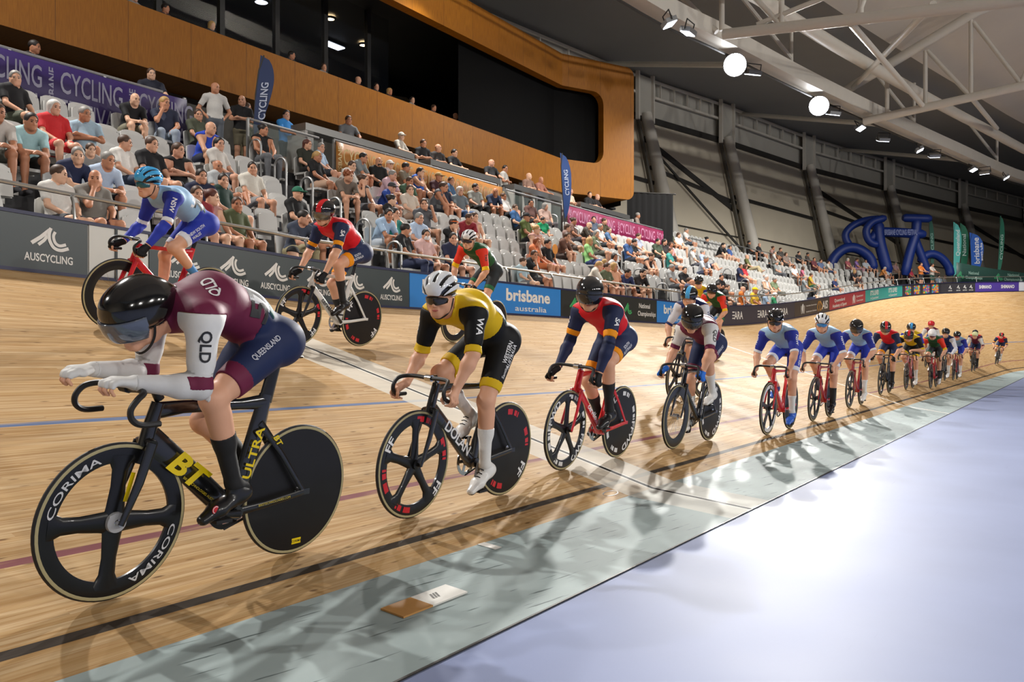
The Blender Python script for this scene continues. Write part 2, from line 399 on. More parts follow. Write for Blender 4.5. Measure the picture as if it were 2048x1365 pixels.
ROOF = mat('roof_lining', '#c6beb2', .8, noise=.06, nscale=.6); SOFFIT = mat('roof_soffit', '#8a8b8b', .8, noise=.06, nscale=.6)
WALLP = mat('wall_panel', '#d6ccb6', .75, noise=.07, nscale=.8); DARK = mat('dark_trim', '#2a2825', .6, noise=.1, nscale=4)
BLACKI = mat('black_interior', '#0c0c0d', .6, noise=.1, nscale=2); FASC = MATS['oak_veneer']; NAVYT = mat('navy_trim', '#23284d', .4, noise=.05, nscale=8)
PRINT = mat('printed_sign', None, .35, noise=.03, nscale=6); INK = mat('sign_lettering', None, .4, noise=.02, nscale=20)
WHITEW = mat('white_plaster', '#b9b6b0', .7, noise=.04, nscale=2)

# ---------------------------------------------------------------- floor: infield, teal band, wooden track
def grid(name, P, uv, m):
    nx, ny = P.shape[:2]; V = P.reshape(-1, 3); i, j = np.meshgrid(np.arange(nx-1), np.arange(ny-1), indexing='ij')
    F = np.stack([i*ny+j, (i+1)*ny+j, (i+1)*ny+j+1, i*ny+j+1], -1).reshape(-1, 4)
    me = npmesh(name, V, F[:, ::1]); ul = me.uv_layers.new(name='UVMap'); U = uv.reshape(-1, 2)[F.ravel()]; ul.data.foreach_set('uv', U.astype(np.float32).ravel())
    return link(name, me, m)
ts = np.linspace(0, W, 13); S1 = np.arange(-18, 108.1, .75)
struct(grid('floor_track', np.array([[T(s, t) for s in S1] for t in ts]), np.array([[(s, t) for s in S1] for t in ts]), MATS['varnished_pine']))
ts = np.linspace(-TP['wt'], 0, 3)
struct(grid('floor_teal_band', np.array([[T(s, t) for s in S1] for t in ts]), np.array([[(s, t) for s in S1] for t in ts]), MATS['teal_band_paint']))
xs = np.linspace(-30, 115, 30); ys = np.linspace(-60, 30, 20)
struct(grid('floor_infield', np.array([[(x, y, -.004) for x in xs] for y in ys]), np.array([[(x, y) for x in xs] for y in ys]), MATS['lavender_floor']))
m = MB()
for a, b in zip(S1[:-1], S1[1:]):
    if -5 < a < 80: m.bar(T(a, -TP['wt'])+[0, 0, .001], T(b, -TP['wt'])+[0, 0, .001], .012, .006)
struct(m.build('trim_1', DARK))
m = MB()                                          # foam pad lying on the teal band
fl = lambda s, t, h=0: T(s, t)+np.array([0, 0, .002+h])
def pad(s0, s1):
    m = MB(); m.prism([(s0, -.46), (s1, -.46), (s1, -.32), (s0, -.32)], lambda x, y, h: fl(x, y, h), 0, .008); return m
o = tag(pad(3.13, 3.4).build('lane_pad', mat('pad_white', '#d9d8d2', .6, noise=.05)), 'flat white and tan lane pad lying on the teal band', 'lane pad')
pad(2.92, 3.13).build('tan_half', mat('pad_tan', '#b5854a', .6, noise=.05), o, smooth=False)
m = MB(); [ribbon(m, [(0, 0), (.03, .05)], .01, lambda x, y, d=d: fl(3.27-x-d, -.36-y, .0095)) for d in (0, .02, .04)]
ribbon(m, [(0, 0), (.09, 0)], .008, lambda x, y: fl(3.27-x, -.415, .0095)); m.build('pad_mark', mat('mark_grey', '#5a5a58', .6), o)
m = MB(); m.prism([(4.11, -.13), (4.18, -.13), (4.18, 0), (4.11, 0)], lambda x, y, h: fl(x, y, h), 0, .001)
tag(m.build('track_marker', MATS['pad_white']), 'short white tape mark on the teal band edge', 'marker')
m = MB(); ribbon(m, [(6.02+.11*math.cos(q), .1+.035*math.sin(q)) for q in np.linspace(0, 2*PI, 30)], .008, lambda x, y: fl(x, y))
tag(m.build('pencil_oval', DARK), 'thin pencilled oval drawn beside the finish band', 'mark')

# ---------------------------------------------------------------- fence, rail and its advertising boards
FH = TP['fh']
def scale_at(s):
    k = float(np.interp(s, SS, _k)); return 1+W*math.cos(at(s)[3])*k
def FB(s, v, off=.03): return T(s, W)+np.array([0, 0, v])-nrm(s)*off
m = MB(); t2 = MB(); ss = np.arange(-6, 84, .6)
for a, b in zip(ss[:-1], ss[1:]):
    for mb, v0, v1, o0, o1 in ((m, -.05, FH-.01, 0, .06), (t2, FH-.035, FH+.005, -.035, .07), (t2, -.01, .03, -.035, .0)):
        q = [FB(s, v, -o) for s in (a, b) for v in (v0, v1) for o in (o0, o1)]
        mb.add(q, [(0, 1, 3, 2), (4, 6, 7, 5), (0, 4, 5, 1), (2, 3, 7, 6), (0, 2, 6, 4), (1, 5, 7, 3)])
struct(m.build('wall_fence', mat('fence_core', '#c9c9c4', .5, noise=.04), smooth=False)); struct(t2.build('trim_2', NAVYT, smooth=False))
rail = thing('hand_rail', 'long steel tube rail running along the top of the track fence', 'rail', T(10, W)); rp = [stand(s, .16, T(s, W)[2]+1.0) for s in np.arange(-6, 84, .8)]
inv = Matrix.Translation(-rail.location)
def local(mb, o):                                # move vertices into the frame of an object without rotation
    L = tuple(o.location); mb.v = [(x-L[0], y-L[1], z-L[2]) for x, y, z in mb.v]; return mb
local(MB().tube(rp, .026, 8), rail).build('rail_tube', STEEL, rail)
for s in np.arange(-3.75, 82, 1.86):
    p = T(s, W); n = nrm(s); q = [p+n*.05+[0, 0, FH-.25], p+n*.07+[0, 0, FH+.05], p+n*.1+[0, 0, .9], p+n*.13+[0, 0, .965], p+n*.16+tan(s)*.06+[0, 0, 1.0]]
    local(MB().tube(spl(q, 3), .019, 6), rail).build('rail_post', STEEL, rail)
def board(name, s0, s1, col, label, group=None, cat='advertising board'):
    m = MB(); n = max(1, int((s1-s0)/.5)); q = np.linspace(s0, s1, n+1); V = []
    for s in q: V += [FB(s, .03, .004), FB(s, FH-.035, .004), FB(s, .03, .022), FB(s, FH-.035, .022)]
    F = [f for i in range(n) for f in ((4*i+2, 4*i+3, 4*i+7, 4*i+6), (4*i+1, 4*i+5, 4*i+7, 4*i+3), (4*i, 4*i+2, 4*i+6, 4*i+4))]+[(0, 1, 3, 2), (4*n, 4*n+2, 4*n+3, 4*n+1)]
    m.add(V, F); return tag(m.build(name, PRINT, None, col, smooth=False), label, cat, group)
def sg(b, sc, y0, h, text, col, width=None, bold=.02, nm='lettering', cell=.5):
    k = 1/scale_at(sc); m = MB(); letters(m, text, h, lambda x, y: FB(sc+x*k, y, .026), 0, y0, bold, cell, width); return m.build(nm, INK, b, col)
def mark(b, sc, y0, h, col, nm='logo', fn=logo_peak, xs=1):
    k = xs/scale_at(sc); m = MB(); fn(m, h, lambda x, y: FB(sc+x*k, y, .026), 0, y0); return m.build(nm, INK, b, col)
WH = '#e6e6e2'
def auscyc(b, sc):
    mark(b, sc, .27, .27, WH); sg(b, sc, .13, .09, 'AUSCYCLING', WH, .56, .03)
b = board('advertising_board', 3.6, 5.66, '#3c474a', 'grey fence board with one white peak logo, left of the white gap'); auscyc(b, 5.2); auscyc(b, 4.1)
b = board('gate_panel', 5.68, 6.46, '#d0d2cd', 'plain white fence gate between two grey advertising boards', cat='gate')
MB().bar(FB(6.02, .02, .03), FB(6.02, FH-.03, .03), .03, .02, (0, 1, 0)).build('gate_post', mat('gate_bar', '#3a4346', .5), b)
b = board('advertising_board', 6.48, 11.57, '#3a4548', 'long grey fence board with a row of white peak logos, beside the gate')
for s in (7.0, 7.77, 8.55, 9.38, 10.2, 11.1): auscyc(b, s)
b = board('advertising_board', 11.59, 16.86, '#2f86d8', 'bright blue tourism board behind the rider in yellow')
def brisbane(b, s, w=1.75):
    sg(b, s, .3, .25, 'brisbane', WH, w, .045); sg(b, s+.1, .09, .12, 'australia', WH, w*.72, .012)
brisbane(b, 12.8); brisbane(b, 15.5)
b = board('advertising_board', 16.88, 22.15, '#2e3231', 'charcoal championships board with green peak logos')
for s in (17.5, 20.3):
    mark(b, s, .2, .3, '#46b06a'); sg(b, s+1.05, .39, .13, 'National', WH, .7, .02); sg(b, s+1.2, .18, .13, 'Championships', WH, 1.15, .02)
b = board('advertising_board', 22.17, 27.3, '#2f86d8', 'bright blue tourism board behind the maroon rider, right of the charcoal board'); brisbane(b, 23.5); brisbane(b, 26.1)
b = board('advertising_board', 27.32, 35.3, '#3b3d4c', 'slate board with three white letter groups behind the black helmet')
for s in (28.9, 31.5, 34.0): sg(b, s, .2, .27, 'ARA', WH, .85, .03); mark(b, s-.5, .2, .27, WH, 'logo', lambda m, h, fn, x, y: [ribbon(m, [(-.12, y+q), (.12, y+q)], .04, fn) for q in (.03, .13, .24)])
b = board('advertising_board', 35.32, 40.28, '#443f3e', 'dark brown government board with a gold flame logo')
def crest(m, h, fn, x, y):
    m.add([fn(x+h*.35*math.cos(q)*(1 if math.sin(q) > 0 else .6), y+h*.5+h*.5*math.sin(q)) for q in np.linspace(0, 2*PI, 13)[:-1]], [tuple(range(12))])
    for k in (-1, 1): ribbon(m, [(x+k*h*.42, y), (x+k*h*.55, y+h*.8)], h*.12, fn)
mark(b, 36.4, .12, .42, WH, 'crest', crest); sg(b, 37.6, .4, .06, 'Australian Government', WH, 1.5, .02); sg(b, 37.6, .15, .06, 'Australian Sports Commission', WH, 1.5, .02)
mark(b, 38.75, .12, .42, '#d49a3a', 'flame', lambda m, h, fn, x, y: [ribbon(m, spl([(x+q*.16, y), (x+q*.34+.08, y+h*.4), (x+q*.1, y+h)]), .07, fn) for q in (-1, 0, 1)]); sg(b, 39.6, .16, .36, 'AIS', WH, .85, .03)
b = board('advertising_board', 40.3, 46.3, '#b23244', 'crimson academy board between the brown and turquoise boards')
sg(b, 41.9, .36, .15, 'Queensland', WH, 1.7, .03); sg(b, 41.9, .12, .15, 'Academy of Sport', WH, 2.3, .03); mark(b, 44.3, .1, .45, WH, 'crest', crest); sg(b, 45.3, .38, .1, 'Queensland', WH, 1.2, .02); sg(b, 45.3, .16, .1, 'Government', WH, 1.2, .02)
b = board('advertising_board', 46.32, 52.5, '#2fa9a4', 'turquoise live event board on the far bend')
for s in (47.9, 51.0): sg(b, s, .33, .24, "IT'S LIVE!", WH, 1.5, .04); sg(b, s, .12, .13, 'in Queensland', WH, 1.4, .015)
b = board('advertising_board', 52.52, 57.6, '#33323a', 'dark board with four multicoloured squares on the far bend')
PC = ['#c8452f', '#3fa35a', '#3b63b5', '#d9b23a', '#8a4fa0', '#e08a3c', '#43b3b8']
for s in (53.35, 54.6, 55.8, 56.9):
    k = 1/scale_at(s)
    for c in range(7):
        m = MB()
        for i in range(6):
            for j in range(6):
                if (i*5+j*3+int(s*7)+(i*j)) % 7 == c: m.add([FB(s+(x-.5)*k*.95, .07+y*.5, .026) for x, y in ((i/6, j/6), ((i+1)/6, j/6), ((i+1)/6, (j+1)/6), (i/6, (j+1)/6))], [(0, 1, 2, 3)])
        m.build('colour_tiles', INK, b, PC[c])
b = board('advertising_board', 57.62, 61.1, '#3c3c42', 'dark board with four small white peak logos on the far bend')
for s in (58.6, 59.45, 60.1, 60.7): mark(b, s, .25, .25, WH, xs=.9); sg(b, s, .12, .07, 'AUSCYCLING', WH, .5, .03)
b = board('advertising_board', 61.12, 64.8, '#54419c', 'purple sponsor board at the right of the far bend')
for s in (62.0, 63.9): sg(b, s, .23, .22, 'SHIMANO', WH, 1.35, .05)
b = board('advertising_board', 64.82, 70, '#dfe2ea', 'white sponsor board cut off by the right edge of the photo'); sg(b, 65.4, .15, .35, '5', '#3a4aa0', None, .05)

# ---------------------------------------------------------------- stands: terraces, concourse, grandstand front
NR = 9; S2 = np.arange(-4, 82, .75)
def strip(mb, prof, S_=S2):                       # profile of (distance behind fence, z) swept along the stand
    V = [stand(s, d, z) for s in S_ for d, z in prof]; k = len(prof)
    mb.add(V, [(i*k+j, i*k+j+1, (i+1)*k+j+1, (i+1)*k+j) for i in range(len(S_)-1) for j in range(k-1)]); return mb
rz = lambda k: 2.35+.5*k
rd = lambda k: .9+.8*k
prof = [(.08, .5), (.08, 1.5), (.5, 1.5), (.5, 2.35)]
for k in range(6): prof += [(rd(k)+.42, rz(k)), (rd(k)+.42, rz(k+1))]
prof1 = prof+[(12, rz(6))]; prof2 = prof
for k in range(6, NR): prof2 = prof2+[(rd(k)+.42, rz(k)), (rd(k)+.42, rz(k+1))]
prof2 = prof2+[(11, rz(NR))]
struct(strip(MB(), prof1, np.arange(-4, 32.6, .75)).build('floor_terrace', CONC, smooth=False)); struct(strip(MB(), prof2, np.arange(32.5, 66, .75)).build('floor_terrace_upper', CONC, smooth=False))
# grandstand front in oak veneer: plan line, then the opening
FP = [(-8, 17.6), (0, 17.2), (10, 17), (28.9, 17), (32.1, 15.45)]
fl_ = [0]
for a, b in zip(FP[:-1], FP[1:]): fl_.append(fl_[-1]+math.hypot(b[0]-a[0], b[1]-a[1]))
LEN = fl_[-1]
def fp(d, z, off=0):
    d = min(max(d, 0), LEN); x = np.interp(d, fl_, [p[0] for p in FP]); y = np.interp(d, fl_, [p[1] for p in FP])
    i = min(int(np.searchsorted(fl_, d, 'right'))-1, len(FP)-2); e = unit((FP[i+1][0]-FP[i][0], FP[i+1][1]-FP[i][1], 0)); return np.array([x-e[1]*off, y+e[0]*off, z])
def rrect_pts(x0, x1, z0, z1, r, n=6):
    P = [(x0, z0)]
    for cx, cz, a in ((x1-r, z0+r, -90), (x1-r, z1-r, 0)): P += [(cx+r*math.cos(R_(a+90*i/n)), cz+r*math.sin(R_(a+90*i/n))) for i in range(n+1)]
    return P+[(x0, z1)]
outer = rrect_pts(0, LEN, 7.4, 12.85, .35); inner = rrect_pts(0, LEN-1.55, 8.72, 11.6, .5)
kx = sorted(set([0, 4, 8]+list(np.arange(10, LEN-2.2, 1.5))+fl_[1:-1]))
bot_o = [(x, 7.4) for x in kx]+outer[1:8]; bot_i = [(x, 8.72) for x in kx]+inner[1:8]; top_o = [(x, 12.85) for x in kx]+outer[8:15][::-1]; top_i = [(x, 11.6) for x in kx]+inner[8:15][::-1]
ring_o = bot_o+top_o[::-1]; ring_i = bot_i+top_i[::-1]; n = len(ring_o)
me = MB(); V = [fp(x, z) for x, z in ring_o]+[fp(x, z) for x, z in ring_i]+[fp(x, z, .35) for x, z in ring_i]+[fp(x, z, 2.5) for x, z in ring_o]
F = [(i, i+1, n+i+1, n+i) for i in range(n-1)]+[(n+i, n+i+1, 2*n+i+1, 2*n+i) for i in range(n-1)]+[(i, 3*n+i, 3*n+i+1, i+1) for i in range(n-1)]
o = me.add(V, F).build('wall_grandstand_front', FASC, smooth=False); UVL = o.data.uv_layers.new(name='UVMap'); uvs = ring_o+ring_i+ring_i+ring_o
for l in o.data.loops: UVL.data[l.index].uv = uvs[l.vertex_index]
struct(o)
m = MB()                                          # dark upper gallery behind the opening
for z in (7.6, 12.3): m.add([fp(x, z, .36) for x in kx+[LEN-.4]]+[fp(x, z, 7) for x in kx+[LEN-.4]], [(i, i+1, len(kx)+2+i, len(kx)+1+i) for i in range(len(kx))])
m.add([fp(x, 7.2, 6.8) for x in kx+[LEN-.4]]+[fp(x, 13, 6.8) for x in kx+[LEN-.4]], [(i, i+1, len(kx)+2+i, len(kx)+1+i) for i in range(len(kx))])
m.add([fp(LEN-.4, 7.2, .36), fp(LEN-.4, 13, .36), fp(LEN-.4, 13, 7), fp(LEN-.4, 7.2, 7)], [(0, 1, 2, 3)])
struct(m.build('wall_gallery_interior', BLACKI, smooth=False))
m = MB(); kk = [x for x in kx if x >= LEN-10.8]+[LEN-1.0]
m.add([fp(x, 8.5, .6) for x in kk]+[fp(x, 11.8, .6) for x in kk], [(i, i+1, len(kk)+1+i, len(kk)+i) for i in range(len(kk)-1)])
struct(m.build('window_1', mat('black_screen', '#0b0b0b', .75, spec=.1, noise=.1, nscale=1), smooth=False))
m = MB(); kk = [x for x in kx if x < LEN-10.5]
m.add([fp(x, 8.0, 2.4) for x in kk]+[fp(x, 12.3, 2.4) for x in kk], [(i, i+1, len(kk)+1+i, len(kk)+i) for i in range(len(kk)-1)])
gl = struct(m.build('window_2', mat('gallery_glass', '#20242a', .05, alpha=.28), smooth=False))
for x in np.arange(9.5, LEN-11, 1.9): MB().bar(fp(x, 8, 2.4), fp(x, 12.3, 2.4), .16, .14, (0, 1, 0)).build('window_mullion', mat('black_frame', '#141414', .5), gl)
g = thing('gallery_partition', 'black partition wall standing inside the upper gallery', 'partition', fp(8, 8, 3)); MB().box((0, 0, 2), (3.4, .2, 4)).build('panel', BLACKI, g)
warm = mat('downlight_glow', '#ffe3b0', emit=14); cool = mat('panel_glow', '#dfe9ff', emit=3)
def downlight(x, off, big=0, z=12.22, nm='ceiling_downlight', lab='', cat='ceiling light'):
    p = fp(x, z, off); t = thing(nm, lab, cat, p, 'gallery ceiling lights'); MB().lathe([(.001, 0), (.13+big, 0), (.15+big, .03)], 16, axis='z').build('lens', cool if big else warm, t)
    MB().lathe([(.13+big, -.01), (.19+big, -.01), (.19+big, .05)], 16, axis='z').build('trim_ring', MATS['black_frame'], t)
POS = ['far left', 'second from left', 'third from left', 'fourth from left', 'fifth from left', 'sixth from left', 'seventh from left', 'eighth from left', 'ninth from left', 'far right']
for i, (x, of, bg) in enumerate([(16.6, 4.6, 0), (19.5, 5.6, 0), (20.6, 3.6, 0), (22.8, 4.4, 0), (24.6, 5.4, 0), (26.0, 4.6, .07), (28.2, 3.8, 0), (30.6, 4.6, 0)]):
    downlight(x, of, bg, lab='small warm round downlight in the dark upper gallery, %s' % POS[i])
for i, (x, of) in enumerate([(23.0, 5.2), (30.0, 5.5)]):
    t = thing('ceiling_panel', 'square cool light panel inside the dark gallery, %s one' % ('left' if i == 0 else 'right'), 'ceiling light', fp(x, 12.2, of)); MB().box((0, 0, 0), (.8, .35, .04)).build('diffuser', cool, t); MB().box((0, 0, .03), (.9, .45, .03)).build('housing', MATS['black_frame'], t)
# concourse back wall, white end wall, black curtain
m = MB(); m.add([stand(s, 8.2, 5.3) for s in np.arange(-6, 30, 2.)]+[stand(s, 8.2, 7.5) for s in np.arange(-6, 30, 2.)], [(i, i+1, 19+i, 18+i) for i in range(17)])
struct(m.build('wall_concourse', mat('concourse_grey', '#5a5751', .8, noise=.08, nscale=1), smooth=False))
m = MB(); m.box((28.0, 17.25, 6.35), (3.4, .15, 2.1)); struct(m.build('wall_concourse_white', WHITEW, smooth=False))
m = MB(); m.box((4, 19.75, 7.47), (60, 5, .1)); struct(m.build('ceiling_concourse', mat('concourse_ceiling', '#2a2927', .8, noise=.08), smooth=False))
struct(strip(MB(), [(5.95, 5.36), (5.95, 5.72), (7.4, 5.72)], np.arange(14.6, 32, .75)).build('floor_concourse', CONC, smooth=False))
c = thing('stage_curtain', 'tall black drape hanging beside the end of the grandstand', 'curtain', (33.8, 16.1, 5.3)); m = MB()
q = [(-.3+i*.047, .35-i*.07+.03*math.sin(i*1.9)) for i in range(25)]; m.add([(x, y, 0) for x, y in q]+[(x, y, 2.75-.004*i) for i, (x, y) in enumerate(q)], [(i, i+1, 26+i, 25+i) for i in range(24)])
m.build('drape', mat('black_drape', '#0b0b0c', .9, noise=.1, nscale=8), c); MB().tube([(-.35, .42, 2.76), (.9, -1.4, 2.66)], .03).build('curtain_rod', DARK, c)

# ---------------------------------------------------------------- far wall, columns, roof, trusses
EV = [(-30, 24), (0, 24), (30, 22.8), (43.6, 20.7), (51.4, 18.8), (62.4, 16.7), (74, 13.4), (87, 9.5), (101, 5), (112, -4), (116, -30), (112, -62)]
def evn(i):
    a = EV[max(i-1, 0)]; b = EV[min(i+1, len(EV)-1)]; e = unit((b[0]-a[0], b[1]-a[1], 0)); return np.array([-e[1], e[0], 0])
KW = 1.07; EV = [(x*KW, y*KW) for x, y in EV]; zz = lambda z: CZ+(z-CZ)*KW
EP = [np.array([x, y, 0.]) for x, y in EV]
def evz(i, z):                                   # wall leans outward with height
    return EP[i]-evn(i)*2.4*(14.2-min(z, 14.2))/9.2+[0, 0, zz(z)]
m = MB(); n = len(EV); lv = [0, 5, 8.2, 11.3, 14.2]
for i in range(n-1):
    for a, b in zip(lv[:-1], lv[1:]): m.add([evz(i, a), evz(i+1, a), evz(i+1, b), evz(i, b)], [(0, 1, 2, 3)])
struct(m.build('wall_far', WALLP, smooth=False))
m = MB()
for i in range(n-1):
    m.add([EP[i]+[0, 0, zz(14.2)], EP[i+1]+[0, 0, zz(14.2)], EP[i+1]+[0, 0, 17.8], EP[i]+[0, 0, 17.8]], [(0, 1, 2, 3)])
struct(m.build('wall_eave_band', mat('eave_plate', '#b3b0a6', .7, noise=.06, nscale=1), smooth=False))
jm = MB()
for i in range(2, 9):
    k = evn(i)*-.1; k2 = evn(i+1)*-.1
    jm.bar(evz(i, 14.2)+k, evz(i+1, 14.2)+k2, .2, .35)
    if i % 2: jm.bar(evz(i, 11.3)+k, evz(i+1, 10.2)+k2, .12, .22)
    else: jm.bar(evz(i, 10.6)+k, evz(i+1, 10.4)+k2, .12, .22)
    jm.bar(evz(i, 8.2)+k, evz(i+1, 8.0)+k2, .06, .06)
    if i in (3, 5, 7): jm.bar(evz(i, 13)+k, evz(i+1, 9.6)+k2, .14, .3)
    if i == 3: jm.bar(evz(i, 12.6)+k*3, evz(i+1, 6.6)+k2*3, .1, .12)
struct(jm.build('trim_3', DARK, smooth=False))
ladder = MB()
for i in range(2, 9):
    A, B = EP[i]-evn(i)*.3, EP[i+1]-evn(i+1)*.3
    for z in (zz(16.35), zz(15.45)): ladder.bar(A+[0, 0, z], B+[0, 0, z], .14, .14)
    for f in (.2, .36, .52, .68, .84): ladder.bar(A+(B-A)*f+[0, 0, zz(15.45)], A+(B-A)*f+[0, 0, zz(16.35)], .1, .1, (0, 1, 0))
struct(ladder.build('trim_4', GSTEEL, smooth=False))
CN = ['first', 'second', 'third', 'fourth', 'fifth', 'sixth', 'seventh']
for j, i in enumerate(range(3, 9)):
    e = unit(EP[i+1]-EP[i-1]); nn = evn(i); t = thing('leaning_column', 'big leaning steel column against the far wall, %s from the grandstand' % CN[j], 'column', tuple(evz(i, 5)-nn*.7), 'far wall columns')
    base = evz(i, 3)-nn*.75; top = EP[i]-nn*.55+[0, 0, zz(14.3)]
    local(MB().tube([base, base*.5+top*.5, top], [.42, .38, .34], 14), t).build('shaft', GSTEEL, t)
    local(MB().bar(base+nn*.4-e*1.0, top+nn*.3-e*.5, .16, .2), t).build('stanchion', mat('stanchion_grey', '#5a564e', .6, noise=.08), t)
    for k in (-.75, .75): local(MB().bar(EP[i]-nn*.5+e*k+[0, 0, zz(13.9)], EP[i]-nn*.5+e*k+[0, 0, zz(16.6)], .18, .22, (0, 1, 0)), t).build('head_post', GSTEEL, t)
    local(MB().bar(EP[i]-nn*.42-e*.75+[0, 0, zz(15.3)], EP[i]-nn*.42+e*.75+[0, 0, zz(15.3)], .1, 2.4), t).build('head_plate', MATS['eave_plate'], t)
# lighting gantry ring and roof
GP = [(-30, 10), (-15, 12), (0, 13), (14, 13.1), (26.3, 12.3), (31.4, 11.4), (37.9, 10.3), (46.5, 8.6), (56.2, 6.5), (69.5, 3.3), (80, -2), (86, -12), (87, -26), (82, -42)]
GS = spl([(x, y, 13.) for x, y in GP], 5)
def off_curve(C_, d, z):
    t = np.gradient(C_, axis=0); t /= np.linalg.norm(t[:, :2], axis=1)[:, None]; return np.stack([C_[:, 0]-t[:, 1]*d, C_[:, 1]+t[:, 0]*d, np.full(len(C_), z)], 1)
t = thing('lighting_gantry', 'curved steel beam hung from the roof carrying the floodlights', 'roof beam', (30, 11, 13))
m = MB(); A, B = off_curve(GS, -.33, 12.8), off_curve(GS, .33, 12.8)
up = np.array([0, 0, .62])
for i in range(len(GS)-1): m.add([A[i], A[i+1], B[i+1], B[i], A[i]+up, A[i+1]+up, B[i+1]+up, B[i]+up], [(0, 1, 2, 3), (4, 7, 6, 5), (0, 4, 5, 1), (3, 2, 6, 7)])
local(m, t).build('box_girder', GSTEEL, t)
local(MB().tube(off_curve(GS, .15, 12.62), .05, 6), t).build('cable_track', DARK, t)
local(MB().tube(off_curve(GS, -1.6, 14.1), .26, 10), t).build('ring_tube', GSTEEL, t)
inner_ = off_curve(GS, -9, 19.5); mid = off_curve(GS, -1.0, 16.2)
EVs = spl([(x, y, 17.7) for x, y in EV], 5); k = len(GS)
def resamp(P, n):
    d = np.r_[0, np.cumsum(np.linalg.norm(np.diff(P, axis=0), axis=1))]; q = np.linspace(0, d[-1], n); return np.stack([np.interp(q, d, P[:, i]) for i in range(3)], 1)
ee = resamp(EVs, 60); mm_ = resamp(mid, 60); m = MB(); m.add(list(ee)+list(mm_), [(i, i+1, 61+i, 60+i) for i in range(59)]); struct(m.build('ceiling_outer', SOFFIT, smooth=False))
i1 = resamp(off_curve(GS, -7, 18.2), 60); i2 = resamp(off_curve(GS, -14, 20.5), 60); far = np.stack([i2[:, 0]*.55+10, np.full(60, -34.), np.full(60, 23.)], 1)
m = MB(); L_ = [mm_, i1, i2, far]; m.add([p for q in L_ for p in q], [(r*60+i, r*60+i+1, r*60+61+i, r*60+60+i) for r in range(3) for i in range(59)]); struct(m.build('ceiling_inner', ROOF, smooth=False))
m = MB(); m.box((40, -62, 12), (150, .3, 24)); m.box((-30, -20, 12), (.3, 90, 24)); m.box((40, -48, 23.2), (150, 30, .3)); struct(m.build('wall_back', WALLP, smooth=False))
def truss(label, tubes):
    t = thing('roof_truss', label, 'roof truss', tubes[0][1][0])
    for nm, pts, r in tubes: local(MB().tube(pts, r, 10), t).build(nm, GSTEEL, t)
truss('tubular roof truss at the top edge of the photo, nearer the grandstand', [('bottom_chord', [(30.2, 10.93, 12.75), (30.2, 1.5, 11.87), (30.2, -8, 11.2)], .2), ('top_chord', [(30.2, 10.6, 14.9), (30.2, 3, 18.0), (30.2, -8, 19.5)], .2),
    ('web_post', [(30.2, 11, 12.9), (30.2, 11, 15.2)], .1), ('web_post', [(30.2, 8.83, 12.6), (30.2, 8.83, 15.6)], .1), ('web_post', [(30.2, 6.2, 12.3), (30.2, 6.2, 16.6)], .1),
    ('web_brace', [(30.2, 9.7, 12.85), (30.2, 7.3, 13.3)], .09), ('web_brace', [(30.2, 11.2, 12.9), (30.2, 12.9, 14.9)], .11), ('web_brace', [(30.2, 8.9, 12.7), (30.2, 10.6, 14.9)], .1), ('web_brace', [(30.2, 6.3, 12.4), (30.2, 4.6, 17.0)], .1)])
truss('tubular roof truss at the right edge of the photo', [('bottom_chord', [(44.5, 9.0, 12.45), (44.5, 2.22, 13.06), (44.5, -8, 13.8)], .2), ('top_chord', [(44.5, 9.9, 14.1), (44.5, 4.0, 16.8), (44.5, -8, 19.5)], .24),
    ('web_post', [(44.5, 6.23, 12.7), (44.5, 6.23, 15.4)], .1), ('web_post', [(44.5, 4.32, 12.9), (44.5, 4.32, 16.5)], .1), ('web_post', [(44.5, 7.92, 12.58), (44.5, 7.92, 14.5)], .1),
    ('web_brace', [(44.5, 6.14, 15.37), (44.5, 4.4, 12.99)], .1), ('web_brace', [(44.5, 4.21, 16.3), (44.5, 2.37, 13.2)], .1), ('web_brace', [(44.5, 2.37, 13.1), (44.5, .4, 18)], .1)])
truss('slanting tie tube between the two roof trusses', [('tie_tube', [(30.2, 6.5, 12.2), (44.5, 6.35, 12.8)], .12), ('tie_tube', [(30.2, 4.0, 12.3), (44.5, 9.5, 14.2)], .12), ('tie_tube', [(44.5, 4.4, 13), (57, 4.2, 14.1)], .12)])
for j, (x, y) in enumerate([(20, 12.8), (37, 10.4), (51, 7.7), (64, 4.7)]):
    o = thing('rafter', 'dim steel rafter under the dark outer roof, %s from the left' % CN[j], 'roof rafter', (x, y, 13.4)); a = np.array([x, y, 13.4]); q = ee[np.argmin(np.linalg.norm(ee[:, :2]-(a[:2]+np.array([6, 8])), axis=1))]
    local(MB().tube([a, q-[0, 0, .3]], .14), o).build('rafter_tube', GSTEEL, o); local(MB().tube([a+[0, 0, .3], a+[-1.5, 1.8, 3.0]], .09), o).build('hanger', GSTEEL, o); local(MB().tube([a, a+[0, 0, 2.4]], .08), o).build('strut', GSTEEL, o)

